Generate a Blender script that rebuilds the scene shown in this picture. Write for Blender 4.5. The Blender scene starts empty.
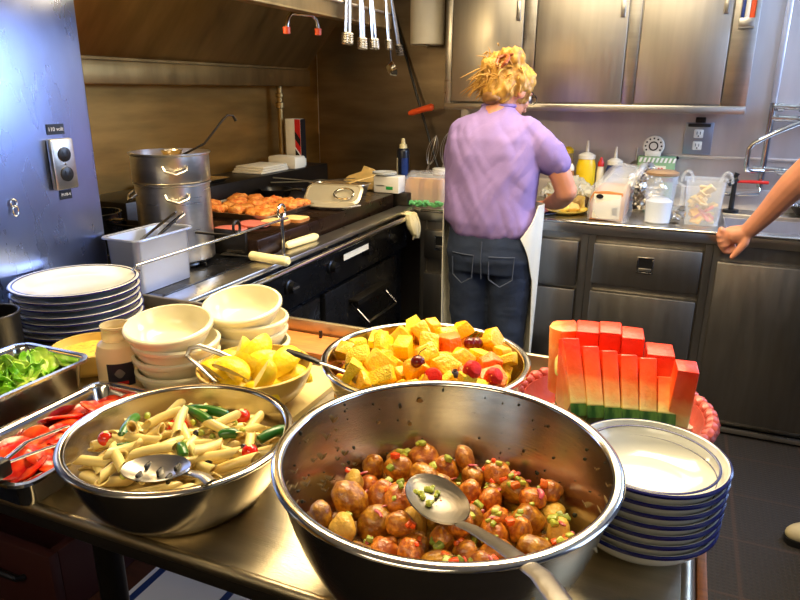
import bpy, bmesh, math, random
from mathutils import Vector, Matrix, noise
PI = math.pi
SC = bpy.context.scene
COL = SC.collection
random.seed(7)

# ------------------------------------------------------------------ camera, world, light, exposure
cam_d = bpy.data.cameras.new('camera')
cam_d.lens = 662 * 36 / 800
cam_d.sensor_width = 36
cam_d.clip_start = 0.02
cam = bpy.data.objects.new('camera', cam_d)
COL.objects.link(cam)
RIGHT = Vector((0.92133, 0.38873, 0.00558)).normalized()
FWD = Vector((-0.36884, 0.87854, -0.30352)).normalized()
UP = RIGHT.cross(FWD).normalized()
RIGHT = FWD.cross(UP).normalized()
cm = Matrix((RIGHT, UP, -FWD)).transposed().to_4x4()
cm.translation = (0, 0, 1.45)
cam.matrix_world = cm
SC.camera = cam

world = bpy.data.worlds.new('world')
SC.world = world
world.use_nodes = True
world.node_tree.nodes['Background'].inputs[0].default_value = (0.45, 0.6, 1.0, 1)
world.node_tree.nodes['Background'].inputs[1].default_value = 0.25

def area(name, loc, rot, sx, sy, power, col, spread=180):
    d = bpy.data.lights.new(name, 'AREA')
    d.shape = 'RECTANGLE'; d.size = sx; d.size_y = sy; d.energy = power; d.color = col
    d.spread = math.radians(spread)
    o = bpy.data.objects.new(name, d); COL.objects.link(o)
    o.location = loc; o.rotation_euler = rot
    return o

WARM = (1.0, 0.79, 0.46)
# light of the two ceiling fixtures (the fixtures are built further down)
area('ceiling_light_glow', (-0.45, 1.45, 2.115), (0, 0, 0), 1.2, 0.6, 26, WARM, 135)
area('ceiling_light_glow', (-0.4, 2.5, 2.115), (0, 0, 0), 1.2, 0.6, 14, (1.0, 0.82, 0.52), 150)
area('ceiling_light_glow', (-0.3, -0.75, 2.115), (0, 0, 0), 1.2, 0.6, 6.5, WARM)  # added lamp out of view, brightens the upright cabinet fronts
# lamp inside the exhaust hood
hl = bpy.data.lights.new('hood_lamp_glow', 'POINT'); hl.energy = 13; hl.color = (1.0, 0.74, 0.38); hl.shadow_soft_size = 0.05
hlo = bpy.data.objects.new('hood_lamp_glow', hl); COL.objects.link(hlo); hlo.location = (-1.45, 1.34, 1.70)
# daylight through the window in the right wall
area('window_daylight', (1.38, 3.10, 1.90), (0, math.radians(90), 0), 0.5, 0.86, 46, (0.42, 0.60, 1.0))
# daylight through the doorway in the right wall, nearer to the camera
area('doorway_daylight', (1.38, 1.05, 1.55), (0, math.radians(90), 0), 1.0, 0.7, 8, (0.50, 0.66, 1.0))

SC.view_settings.view_transform = 'Standard'
SC.view_settings.look = 'None'
SC.view_settings.gamma = 1
SC.view_settings.exposure = 0.35
SC.view_settings.use_curve_mapping = False

# ------------------------------------------------------------------ materials
def lin(c):
    return tuple((v / 12.92 if v <= 0.04045 else ((v + 0.055) / 1.055) ** 2.4) for v in (x / 255 for x in c)) + (1,)

def mat(name, col, rough=0.5, metal=0.0, var=0.0, vs=8, bump=0.0, bs=30, stretch=(1, 1, 1), rvar=0.0, sss=0.0,
        rnd=0.0, col2=None, c2pos=(0.45, 0.6), coat=0.0, spec=0.5, detail=4):
    m = bpy.data.materials.new(name); m.use_nodes = True
    nt = m.node_tree; N = nt.nodes; L = nt.links
    b = N['Principled BSDF']
    b.inputs['Roughness'].default_value = rough; b.inputs['Metallic'].default_value = metal
    b.inputs['Specular IOR Level'].default_value = spec
    if coat: b.inputs['Coat Weight'].default_value = coat; b.inputs['Coat Roughness'].default_value = 0.12
    if sss:
        b.inputs['Subsurface Weight'].default_value = sss
        b.inputs['Subsurface Radius'].default_value = (0.012, 0.006, 0.003)
        b.inputs['Subsurface Scale'].default_value = 1.0
    c = lin(col)
    b.inputs['Base Color'].default_value = c
    tc = N.new('ShaderNodeTexCoord'); mp = N.new('ShaderNodeMapping'); mp.inputs['Scale'].default_value = stretch
    L.new(tc.outputs['Object'], mp.inputs['Vector'])
    out = None
    def nz(scale):
        n = N.new('ShaderNodeTexNoise'); n.inputs['Scale'].default_value = scale; n.inputs['Detail'].default_value = detail
        L.new(mp.outputs[0], n.inputs['Vector']); return n
    if col2 or var:
        n = nz(vs); r = N.new('ShaderNodeValToRGB')
        L.new(n.outputs['Fac'], r.inputs['Fac'])
        if col2:
            r.color_ramp.elements[0].position, r.color_ramp.elements[1].position = c2pos
            r.color_ramp.elements[0].color = c; r.color_ramp.elements[1].color = lin(col2)
        else:
            r.color_ramp.elements[0].position, r.color_ramp.elements[1].position = 0.3, 0.7
            r.color_ramp.elements[0].color = tuple(x * (1 - var) for x in c[:3]) + (1,)
            r.color_ramp.elements[1].color = tuple(min(1, x * (1 + var)) for x in c[:3]) + (1,)
        out = r.outputs['Color']
    if rnd:
        oi = N.new('ShaderNodeObjectInfo'); hs = N.new('ShaderNodeHueSaturation')
        mr = N.new('ShaderNodeMapRange'); mr.inputs[3].default_value = 1 - rnd; mr.inputs[4].default_value = 1 + rnd
        L.new(oi.outputs['Random'], mr.inputs[0]); L.new(mr.outputs[0], hs.inputs['Value'])
        mh = N.new('ShaderNodeMapRange'); mh.inputs[3].default_value = 0.5 + rnd * 0.05; mh.inputs[4].default_value = 0.5 - rnd * 0.05
        L.new(oi.outputs['Random'], mh.inputs[0]); L.new(mh.outputs[0], hs.inputs['Hue'])
        if out: L.new(out, hs.inputs['Color'])
        else: hs.inputs['Color'].default_value = c
        out = hs.outputs['Color']
    if out: L.new(out, b.inputs['Base Color'])
    if rvar:
        n = nz(vs * 1.7); mr = N.new('ShaderNodeMapRange'); mr.inputs[3].default_value = rough - rvar; mr.inputs[4].default_value = rough + rvar
        L.new(n.outputs['Fac'], mr.inputs[0]); L.new(mr.outputs[0], b.inputs['Roughness'])
    if bump:
        n = nz(bs); bp = N.new('ShaderNodeBump'); bp.inputs['Strength'].default_value = bump; bp.inputs['Distance'].default_value = 0.01
        L.new(n.outputs['Fac'], bp.inputs['Height']); L.new(bp.outputs[0], b.inputs['Normal'])
    return m

def clear_mat(name, col=(235, 240, 245), opacity=0.25, rough=0.08):
    m = bpy.data.materials.new(name); m.use_nodes = True
    nt = m.node_tree; N = nt.nodes; L = nt.links
    b = N['Principled BSDF']; b.inputs['Base Color'].default_value = lin(col); b.inputs['Roughness'].default_value = rough
    b.inputs['Alpha'].default_value = opacity
    return m

def floor_mat():
    m = mat('rubber_mat', (22, 13, 10), 0.75, 0, 0.25, 5)
    nt = m.node_tree; N = nt.nodes; L = nt.links; b = N['Principled BSDF']
    tc = N.new('ShaderNodeTexCoord')
    v = N.new('ShaderNodeTexVoronoi'); v.inputs['Scale'].default_value = 62; v.inputs['Randomness'].default_value = 0.0
    L.new(tc.outputs['Object'], v.inputs['Vector'])
    r = N.new('ShaderNodeValToRGB'); r.color_ramp.elements[0].position = 0.28; r.color_ramp.elements[1].position = 0.4
    L.new(v.outputs['Distance'], r.inputs['Fac'])
    br = N.new('ShaderNodeTexBrick'); br.offset = 0.0; br.inputs['Scale'].default_value = 1.0
    br.inputs['Mortar Size'].default_value = 0.006; br.inputs['Brick Width'].default_value = 0.285; br.inputs['Row Height'].default_value = 0.295
    br.inputs['Color1'].default_value = (1, 1, 1, 1); br.inputs['Color2'].default_value = (1, 1, 1, 1); br.inputs['Mortar'].default_value = (0, 0, 0, 1)
    mp = N.new('ShaderNodeMapping'); mp.inputs['Location'].default_value = (-0.035, -0.125, 0)
    L.new(tc.outputs['Object'], mp.inputs['Vector']); L.new(mp.outputs[0], br.inputs['Vector'])
    mx = N.new('ShaderNodeMix'); mx.data_type = 'RGBA'
    mx.inputs[6].default_value = lin((40, 24, 17)); L.new(br.outputs['Color'], mx.inputs[0])
    m2 = N.new('ShaderNodeMix'); m2.data_type = 'RGBA'
    m2.inputs[6].default_value = lin((6, 3, 3)); m2.inputs[7].default_value = lin((22, 13, 10)); L.new(r.outputs['Color'], m2.inputs[0])
    L.new(m2.outputs[2], mx.inputs[7]); L.new(mx.outputs[2], b.inputs['Base Color'])
    bp = N.new('ShaderNodeBump'); bp.inputs['Strength'].default_value = 0.6; bp.inputs['Distance'].default_value = 0.004
    L.new(r.outputs['Color'], bp.inputs['Height']); L.new(bp.outputs[0], b.inputs['Normal'])
    return m

def melon_mat():
    """flesh goes from red at the heart (local z high) to pale by the rind (local z 0): the fruit's own colouring"""
    m = mat('watermelon_flesh', (235, 60, 40), 0.34, 0, bump=0.12, bs=140, sss=0.1)
    nt = m.node_tree; N = nt.nodes; L = nt.links; b = N['Principled BSDF']
    tc = N.new('ShaderNodeTexCoord'); s = N.new('ShaderNodeSeparateXYZ'); L.new(tc.outputs['Object'], s.inputs[0])
    n = N.new('ShaderNodeTexNoise'); n.inputs['Scale'].default_value = 45; L.new(tc.outputs['Object'], n.inputs['Vector'])
    ma = N.new('ShaderNodeMath'); ma.operation = 'MULTIPLY_ADD'; ma.inputs[1].default_value = 0.03; L.new(n.outputs['Fac'], ma.inputs[0]); L.new(s.outputs['Z'], ma.inputs[2])
    mr = N.new('ShaderNodeMapRange'); mr.inputs[1].default_value = 0.028; mr.inputs[2].default_value = 0.125; L.new(ma.outputs[0], mr.inputs[0])
    r = N.new('ShaderNodeValToRGB'); L.new(mr.outputs[0], r.inputs['Fac'])
    e = r.color_ramp.elements
    e[0].position = 0.0; e[0].color = lin((232, 226, 130)); e[1].position = 1.0; e[1].color = lin((232, 48, 6))
    for p, c in ((0.18, (246, 214, 128)), (0.36, (250, 160, 84)), (0.60, (240, 90, 30))):
        k = e.new(p); k.color = lin(c)
    L.new(r.outputs['Color'], b.inputs['Base Color'])
    return m

STEEL = mat('brushed_steel', (198, 193, 184), 0.30, 1, 0.10, 3, 0.05, 60, (1, 1, 14), 0.07)
STEEL_D = mat('dull_steel', (128, 122, 114), 0.36, 1, 0.16, 4, 0.06, 50, (1, 1, 10), 0.09)
STEEL_CAB = mat('cabinet_steel', (150, 145, 138), 0.36, 1, 0.10, 2.5, 0.03, 40, (12, 1, 1), 0.08)
STEEL_DOOR = mat('cupboard_steel', (206, 198, 184), 0.36, 1, 0.06, 2.5, 0.03, 50, (14, 14, 1), 0.06)
STEEL_TOP = mat('worn_steel_top', (186, 174, 148), 0.34, 1, 0.14, 7, 0.06, 90, (1, 6, 1), 0.08)
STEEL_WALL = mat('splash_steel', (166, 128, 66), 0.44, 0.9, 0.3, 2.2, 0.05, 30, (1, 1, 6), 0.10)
STEEL_BACK = mat('wall_steel', (196, 192, 194), 0.42, 0.9, 0.08, 2, 0.03, 30, (6, 1, 1), 0.08)
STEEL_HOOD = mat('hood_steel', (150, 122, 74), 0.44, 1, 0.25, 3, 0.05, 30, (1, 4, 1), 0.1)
STEEL_PANEL = mat('panel_steel', (150, 164, 204), 0.28, 1, 0.08, 3, 0.02, 30, (1, 3, 1), 0.05)  # blue of reflected daylight is mixed into this steel colour
CHROME = mat('polished_steel', (205, 203, 198), 0.13, 1, 0.05, 6)
BOWL_IN = mat('bowl_steel', (184, 176, 160), 0.22, 1, 0.07, 10, 0.02, 60, (1, 1, 8), 0.05)
IRON = mat('black_enamel', (14, 14, 16), 0.28, 0, 0.3, 6, 0.03, 30, rvar=0.1)
BLACK = mat('black_plastic', (16, 16, 18), 0.38)
DARKM = mat('dark_metal', (52, 48, 44), 0.4, 0.9, 0.2, 8)
GRIDDLE = mat('seasoned_griddle', (46, 30, 20), 0.30, 0.6, 0.5, 7, 0.06, 30, rvar=0.12)
WHITE = mat('white_enamel', (226, 222, 210), 0.3)
CERAMIC = mat('cream_china', (232, 222, 184), 0.16, 0, 0.02, 10, coat=0.4)
CHINA = mat('white_china', (212, 212, 202), 0.14, 0, 0.02, 10, coat=0.4)
NAVY = mat('navy_glaze', (22, 22, 88), 0.2)
YELLOWB = mat('yellow_china', (205, 172, 92), 0.2, 0, 0.05, 10, coat=0.3)
CREAM = mat('cream_handle', (228, 214, 160), 0.4, 0, 0.05, 12)
WOOD = mat('board_wood', (176, 104, 44), 0.5, 0, 0.25, 9, 0.05, 30, (2, 14, 2))
PALEWOOD = mat('pale_wood', (206, 170, 100), 0.55, 0, 0.18, 9, 0.05, 30, (2, 10, 2))
BEIGE = mat('beige_board', (212, 190, 128), 0.5, 0, 0.06, 12)
DARKWOOD = mat('dark_wood', (60, 32, 20), 0.5, 0, 0.3, 6, 0.05, 20, (2, 14, 2))
SKIN = mat('skin', (206, 138, 104), 0.5, 0, 0.10, 14, 0.06, 160, sss=0.12)
LILAC = mat('lilac_cotton', (136, 114, 170), 0.85, 0, 0.06, 6, 0.15, 220)
DENIM = mat('navy_denim', (30, 42, 66), 0.85, 0, 0.25, 14, 0.2, 260)
APRON = mat('white_cotton', (224, 220, 204), 0.85, 0, 0.05, 6, 0.15, 120)
HAIR = mat('blond_hair', (186, 138, 58), 0.5, 0, 0.35, 30, 0.2, 90, (1, 1, 0.3))
HAIR_D = mat('dark_blond_hair', (120, 82, 44), 0.5, 0, 0.3, 40)
FOIL = mat('aluminium_foil', (205, 200, 190), 0.2, 1, 0.1, 20, 0.3, 60)
RED = mat('red_plastic', (196, 28, 24), 0.35)
ORANGE = mat('orange_grip', (232, 84, 30), 0.45)
BLUE = mat('blue_plastic', (26, 50, 110), 0.35)
YELLOW = mat('mustard_yellow', (226, 190, 20), 0.35)
PAPER = mat('white_paper', (228, 220, 196), 0.8, 0, 0.04, 10, 0.08, 40)
GREEN = mat('green_plastic', (30, 150, 70), 0.4)
CLEAR = clear_mat('clear_plastic', (225, 232, 238), 0.22, 0.08)
BAG = clear_mat('plastic_bag', (236, 238, 240), 0.30, 0.15)
POTATO = mat('potato_skin', (148, 78, 12), 0.34, 0, bump=0.3, bs=3.5, rnd=0.28, col2=(224, 154, 40), c2pos=(0.40, 0.72), vs=2.0, coat=0.35, detail=4)
POTATO_CUT = mat('potato_flesh', (218, 172, 66), 0.4, 0, 0.12, 3, 0.3, 5, rnd=0.1)
DRESSING = mat('salad_dressing', (140, 86, 44), 0.35, 0, 0.0, 70, 0.4, 90, col2=(190, 140, 70))
CELERY = mat('celery_green', (160, 170, 62), 0.35, 0, 0.25, 2, rnd=0.3)
ONION = mat('red_onion', (176, 70, 76), 0.35, 0, 0.3, 2, rnd=0.25)
PEPPER = mat('orange_pepper', (226, 88, 22), 0.3, 0, 0.2, 2, rnd=0.2)
PASTA = mat('penne_pasta', (232, 206, 128), 0.36, 0, 0.06, 40, 0.05, 90, rnd=0.10, coat=0.2, sss=0.08)
TOMATO = mat('tomato_red', (214, 26, 6), 0.18, 0, 0.1, 30, rnd=0.08, coat=0.4)
TOMATO_CUT = mat('tomato_flesh', (216, 34, 8), 0.26, 0, bump=0.3, bs=60, vs=38, col2=(240, 92, 30), c2pos=(0.45, 0.65), rnd=0.08, coat=0.1)
BEAN = mat('bean_green', (44, 102, 26), 0.28, 0, 0.15, 40, rnd=0.2, coat=0.3)
OLIVE = mat('olive_black', (26, 16, 26), 0.2, coat=0.3)
LETTUCE = mat('lettuce_leaf', (110, 178, 20), 0.4, 0, bump=0.3, bs=60, vs=16, col2=(200, 224, 90), c2pos=(0.4, 0.66), rnd=0.12, coat=0.2)
LEMON = mat('lemon_peel', (240, 204, 30), 0.35, 0, 0.06, 40, 0.2, 160, rnd=0.05)
LEMON_F = mat('lemon_flesh', (255, 243, 176), 0.3, 0, 0.06, 90, 0.25, 120, rnd=0.05, coat=0.3)
MANGO = mat('mango_yellow', (250, 178, 8), 0.28, 0, 0.12, 1.6, 0.4, 4, rnd=0.10, sss=0.05, coat=0.15)
PINE = mat('pineapple_yellow', (252, 208, 24), 0.32, 0, 0.14, 2.5, 0.5, 6, rnd=0.06, sss=0.05, coat=0.1)
MELON = mat('orange_melon', (242, 116, 14), 0.32, 0, 0.10, 1.6, 0.4, 4, rnd=0.08, sss=0.05, coat=0.1)
BERRY = mat('strawberry_red', (200, 24, 2), 0.5, 0, 0.2, 60, 0.3, 130, spec=0.25)
CHERRY = mat('dark_cherry', (92, 8, 8), 0.2, 0, 0.2, 30)
BLUEB = mat('blueberry', (26, 24, 46), 0.4, 0, 0.2, 40)
RIND = mat('watermelon_rind', (30, 78, 24), 0.3, 0, vs=26, col2=(86, 128, 50), c2pos=(0.44, 0.6), stretch=(3, 1, 1), coat=0.3)
FLESH = melon_mat()
TERRA = mat('coral_basket', (172, 72, 58), 0.4, 0, 0.12, 20, 0.15, 60)
PATTY = mat('crumbed_patty', (206, 108, 34), 0.6, 0, bump=0.6, bs=120, vs=60, col2=(236, 160, 70), c2pos=(0.4, 0.65), rnd=0.12)
HAM = mat('pink_ham', (224, 122, 104), 0.4, 0, 0.12, 20)
BREAD = mat('bread_crumb', (232, 196, 128), 0.7, 0, 0.08, 40, 0.2, 120)
CRUST = mat('bread_crust', (176, 112, 54), 0.6, 0, 0.15, 20, 0.1, 50)
SAUCE = mat('creamy_dressing', (250, 224, 172), 0.35, 0, 0.05, 12)
RELISH = mat('yellow_relish', (226, 186, 70), 0.4, 0, bump=0.3, bs=80, vs=90, col2=(150, 120, 40), c2pos=(0.55, 0.7))
MUSTARD = mat('egg_yellow', (238, 214, 120), 0.5, 0, 0.08, 30, 0.3, 60)
ICE = mat('crushed_ice', (214, 214, 206), 0.3, 0, 0.1, 40, 0.3, 60)
LABELK = mat('black_label', (14, 13, 18), 0.45)
LETTER = mat('white_lettering', (226, 224, 220), 0.6)
SATIN = mat('satin_steel', (200, 190, 164), 0.35, 0.4, 0.06, 8)
TOAST = mat('toast_bread', (208, 148, 72), 0.7, 0, 0.15, 30, 0.2, 100)
TOWEL = mat('cream_towel', (232, 220, 176), 0.9, 0, 0.10, 12, 0.3, 160)
PINKWOOD = mat('reddish_handle', (150, 76, 62), 0.45, 0, 0.1, 10)
LAMP = bpy.data.materials.new('lit_diffuser'); LAMP.use_nodes = True
LAMP.node_tree.nodes['Principled BSDF'].inputs['Emission Color'].default_value = (1, 0.84, 0.56, 1)
LAMP.node_tree.nodes['Principled BSDF'].inputs['Emission Strength'].default_value = 3.0
CEIL = mat('ceiling_paint', (232, 224, 200), 0.6)
WALLP = mat('pale_bulkhead', (196, 182, 152), 0.6, 0, 0.05, 3)
SHADE_STEEL = mat('shaded_corner_steel', (122, 106, 84), 0.42, 0.9, 0.25, 3, 0.04, 30, (1, 1, 5), 0.1)  # darker steel colour that carries the hood's shade
WALLR = mat('blue_bulkhead', (92, 106, 150), 0.5, 0, 0.05, 3)  # blue put on this unseen wall so the panel reflects daylight colour
REFL_DARK = mat('bowl_reflection_dark', (40, 34, 30), 0.6, 0, 0.1, 3)  # dark tone meant for the steel bowls to reflect
FLOORM = floor_mat()

# ------------------------------------------------------------------ mesh helpers
class MB:
    def __init__(s): s.bm = bmesh.new()
    def _merge(s, b, M=None):
        me = bpy.data.meshes.new('tmp'); b.to_mesh(me); b.free()
        if M is not None: me.transform(M)
        s.bm.from_mesh(me); bpy.data.meshes.remove(me)
    def box(s, lo, hi, bev=0.0, M=None, seg=2):
        b = bmesh.new()
        lo = Vector(lo); hi = Vector(hi); c = (lo + hi) / 2; d = hi - lo
        bmesh.ops.create_cube(b, size=1, matrix=Matrix.Translation(c) @ Matrix.Diagonal((d.x, d.y, d.z, 1)))
        if bev: bmesh.ops.bevel(b, geom=b.edges[:], offset=bev, segments=seg, profile=0.5, affect='EDGES')
        s._merge(b, M); return s
    def rings(s, R, cap=True, closed=False, M=None):
        b = bmesh.new(); vs = []
        for ring in R: vs.append([b.verts.new(p) for p in ring])
        n = len(R[0]); m = len(R)
        for i in range(m if closed else m - 1):
            a, c = vs[i], vs[(i + 1) % m]
            for j in range(n):
                b.faces.new((a[j], a[(j + 1) % n], c[(j + 1) % n], c[j]))
        if cap and not closed:
            b.faces.new(vs[0][::-1]); b.faces.new(vs[-1])
        bmesh.ops.recalc_face_normals(b, faces=b.faces[:])
        s._merge(b, M); return s
    def lathe(s, prof, c=(0, 0, 0), n=48, M=None):
        b = bmesh.new(); vs = []
        for r, z in prof:
            if r < 1e-6: vs.append([b.verts.new((c[0], c[1], c[2] + z))])
            else: vs.append([b.verts.new((c[0] + r * math.cos(2 * PI * k / n), c[1] + r * math.sin(2 * PI * k / n), c[2] + z)) for k in range(n)])
        for a, d in zip(vs, vs[1:]):
            for k in range(n):
                k2 = (k + 1) % n
                if len(a) == 1 and len(d) == 1: continue
                if len(a) == 1: b.faces.new((a[0], d[k], d[k2]))
                elif len(d) == 1: b.faces.new((a[k], a[k2], d[0]))
                else: b.faces.new((a[k], a[k2], d[k2], d[k]))
        bmesh.ops.recalc_face_normals(b, faces=b.faces[:])
        s._merge(b, M); return s
    def tube(s, pts, r, n=10, cap=True, closed=False, M=None, flat=1.0, upv=None):
        P = [Vector(p) for p in pts]; m = len(P)
        rr = r if isinstance(r, (list, tuple)) else [r] * m
        T = []
        for i in range(m):
            a = P[(i - 1) % m] if (closed or i > 0) else P[i]; c = P[(i + 1) % m] if (closed or i < m - 1) else P[i]
            T.append((c - a).normalized())
        u = Vector(upv) if upv else (Vector((0, 0, 1)) if abs(T[0].z) < 0.9 else Vector((1, 0, 0)))
        u = (u - T[0] * u.dot(T[0])).normalized(); R = []
        for i in range(m):
            u = (u - T[i] * u.dot(T[i])).normalized(); w = T[i].cross(u)
            R.append([P[i] + (u * math.cos(2 * PI * k / n) * flat + w * math.sin(2 * PI * k / n)) * rr[i] for k in range(n)])
        return s.rings(R, cap, closed, M)
    def ball(s, c, r, sub=2, M=None):
        b = bmesh.new(); r = (r, r, r) if not isinstance(r, (tuple, list)) else r
        bmesh.ops.create_icosphere(b, subdivisions=sub, radius=1, matrix=Matrix.Translation(c) @ Matrix.Diagonal((r[0], r[1], r[2], 1)))
        s._merge(b, M); return s
    def prism(s, poly, lo, hi, M=None, bev=0.0):
        """poly in XY, extruded lo..hi along Z"""
        b = bmesh.new()
        A = [b.verts.new((x, y, lo)) for x, y in poly]; B = [b.verts.new((x, y, hi)) for x, y in poly]; n = len(poly)
        b.faces.new(A[::-1]); b.faces.new(B)
        for k in range(n): b.faces.new((A[k], A[(k + 1) % n], B[(k + 1) % n], B[k]))
        bmesh.ops.recalc_face_normals(b, faces=b.faces[:])
        if bev: bmesh.ops.bevel(b, geom=b.edges[:], offset=bev, segments=2, profile=0.5, affect='EDGES')
        s._merge(b, M); return s
    def sheet(s, f, nu, nv, thick=0.0, M=None):
        b = bmesh.new(); g = [[b.verts.new(f(i / nu, j / nv)) for j in range(nv + 1)] for i in range(nu + 1)]
        for i in range(nu):
            for j in range(nv): b.faces.new((g[i][j], g[i + 1][j], g[i + 1][j + 1], g[i][j + 1]))
        bmesh.ops.recalc_face_normals(b, faces=b.faces[:])
        if thick:
            bmesh.ops.solidify(b, geom=b.faces[:], thickness=thick)
        s._merge(b, M); return s
    def jitter(s, amp, sc, seed=0):
        o = Vector((seed * 7.3, seed * 3.1, seed * 5.7)); s.bm.normal_update()
        mv = [(v, v.normal * noise.noise(v.co * sc + o) * amp) for v in s.bm.verts]
        for v, d in mv: v.co += d
        return s
    def mesh(s, name, m, ang=38):
        me = bpy.data.meshes.new(name); s.bm.to_mesh(me); s.bm.free()
        me.polygons.foreach_set('use_smooth', [True] * len(me.polygons))
        me.set_sharp_from_angle(angle=math.radians(ang))
        if m: me.materials.append(m)
        return me
    def build(s, name, m, parent=None, ang=38, local=False):
        """one mesh object; coordinates are world coordinates unless local"""
        me = s.mesh(name, m, ang)
        if parent is not None and not local:
            p = parent; off = Vector((0, 0, 0))
            while p is not None: off += p.location; p = p.parent
            me.transform(Matrix.Translation(-off))
        o = bpy.data.objects.new(name, me); COL.objects.link(o)
        if parent is not None: o.parent = parent
        return o

def tag(o, label=None, cat=None, group=None, kind=None):
    if label: o['label'] = label
    if cat: o['category'] = cat
    if group: o['group'] = group
    if kind: o['kind'] = kind
    return o

def thing(name, label, cat, loc=(0, 0, 0), group=None, rot=None):
    o = bpy.data.objects.new(name, None); COL.objects.link(o); o.empty_display_size = 0.05
    o.location = loc
    if rot: o.rotation_euler = rot
    return tag(o, label, cat, group)

def struct(name, mb, m):
    return tag(mb.build(name, m), kind='structure')

def dup(root, loc=None, rot=None, label=None, group=None, scale=None):
    def cp(o, par):
        c = o.copy(); COL.objects.link(c)
        if par is not None: c.parent = par
        for k in list(o.children): cp(k, c)
        return c
    r = cp(root, None)
    if loc is not None: r.location = loc
    if rot is not None: r.rotation_euler = rot
    if scale is not None: r.scale = scale
    if label: r['label'] = label
    if group: r['group'] = group
    return r

def bake(o, mods):
    """apply a list of (type, settings) modifiers and keep the result as plain mesh"""
    for t, st in mods:
        md = o.modifiers.new(t.lower(), t)
        for k, v in st.items(): setattr(md, k, v)
    dg = bpy.context.evaluated_depsgraph_get(); dg.update()
    me = bpy.data.meshes.new_from_object(o.evaluated_get(dg)); old = o.data
    mats = [m for m in old.materials]
    o.modifiers.clear(); o.data = me; me.name = old.name
    if not me.materials:
        for m in mats: me.materials.append(m)
    me.polygons.foreach_set('use_smooth', [True] * len(me.polygons))
    return o

def wrinkle(o, amp, sc, st=(1, 1, 1), seed=0, shear=0.0):
    me = o.data; off = Vector((seed * 3.7, seed * 1.3, seed * 9.1))
    nn = [v.normal.copy() for v in me.vertices]
    for v, n in zip(me.vertices, nn):
        p = Vector(((v.co.x + shear * v.co.z) * st[0], v.co.y * st[1], v.co.z * st[2])) * sc + off
        v.co += n * (noise.noise(p) * amp + abs(noise.noise(p * 2.1)) * amp * 0.4)
    me.update()

def lettering(txt, size, M, m, parent, name='lettering', extrude=0.0006):
    cu = bpy.data.curves.new('lettering', 'FONT'); cu.body = txt; cu.size = size; cu.extrude = extrude
    cu.align_x = 'CENTER'; cu.align_y = 'CENTER'
    t = bpy.data.objects.new('lettering', cu); COL.objects.link(t)
    dg = bpy.context.evaluated_depsgraph_get(); dg.update()
    me = bpy.data.meshes.new_from_object(t.evaluated_get(dg))
    bpy.data.objects.remove(t); bpy.data.curves.remove(cu)
    me.transform(M); p = parent; off = Vector((0, 0, 0))
    while p is not None: off += p.location; p = p.parent
    me.transform(Matrix.Translation(-off)); me.materials.clear(); me.materials.append(m)
    o = bpy.data.objects.new(name, me); COL.objects.link(o); o.parent = parent
    return o

def face_front(x, y, z):   # text plane facing -Y
    return Matrix.Translation((x, y, z)) @ Matrix.Rotation(PI / 2, 4, 'X')
def face_right(x, y, z):   # text plane facing +X
    return Matrix.Translation((x, y, z)) @ Matrix.Rotation(PI / 2, 4, 'Z') @ Matrix.Rotation(PI / 2, 4, 'X')

def rz(a): return Matrix.Rotation(a, 4, 'Z')
def T(*p): return Matrix.Translation(p)

# ------------------------------------------------------------------ the room
ZC = 2.2
struct('floor', MB().box((-2.1, -1.7, -0.05), (1.4, 3.7, 0)), FLOORM)
struct('ceiling', MB().box((-2.1, -1.7, ZC), (1.4, 3.7, ZC + 0.05)), CEIL)
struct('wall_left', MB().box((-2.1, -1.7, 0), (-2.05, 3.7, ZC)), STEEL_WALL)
struct('wall_front', MB().box((-2.05, -1.65, 0), (1.35, -1.6, ZC)), WALLP)
struct('added_dark_lining', MB().box((-2.04, -1.599, 0), (1.34, -1.58, 1.35)), REFL_DARK)  # added unseen lining, kept dark so the bowl fronts reflect darkness
b = MB()
b.box((1.35, -1.65, 0), (1.40, 0.65, ZC)); b.box((1.35, 0.65, 2.05), (1.40, 1.45, ZC)); b.box((1.35, 1.45, 0), (1.40, 2.6, ZC))
b.box((1.35, 2.6, 0), (1.40, 3.5, 1.64)); b.box((1.35, 2.6, 2.16), (1.40, 3.5, ZC)); b.box((1.35, 3.5, 0), (1.40, 3.65, ZC))
struct('wall_right', b, WALLR)
struct('wall_back', MB().box((-2.05, 3.6, 0), (1.35, 3.65, ZC)), STEEL_BACK)
struct('corner_shade_panel', MB().box((-2.04, 3.59, 0.9), (-1.155, 3.6, 2.19), 0.002), SHADE_STEEL)  # added sheet, its colour imitates the shade in the corner by the hood
struct('baseboard_back', MB().box((-2.04, 3.585, 0.0), (1.34, 3.6, 0.08)), DARKM)
# a low seam ledge and a batten on the steel behind the sink
struct('trim_1', MB().box((-0.15, 3.588, 1.135), (1.34, 3.6, 1.15), 0.003), STEEL_BACK)
struct('trim_2', MB().box((0.335, 3.582, 1.30), (0.36, 3.6, 2.19), 0.004), STEEL_BACK)
w = MB()
for lo, hi in (((1.345, 2.56, 1.60), (1.41, 2.6, 2.19)), ((1.345, 3.5, 1.60), (1.41, 3.54, 2.19)), ((1.345, 2.6, 1.60), (1.41, 3.5, 1.64)), ((1.345, 2.6, 2.16), (1.41, 3.5, 2.19)), ((1.35, 3.04, 1.64), (1.37, 3.06, 2.16))):
    w.box(lo, hi, 0.004)
struct('window_1', w, STEEL)
d = MB(); d.box((1.34, 0.60, 0), (1.41, 0.65, 2.1), 0.004); d.box((1.34, 1.45, 0), (1.41, 1.5, 2.1), 0.004); d.box((1.34, 0.65, 2.05), (1.41, 1.45, 2.1), 0.004)
struct('door_1', d, STEEL)
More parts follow.
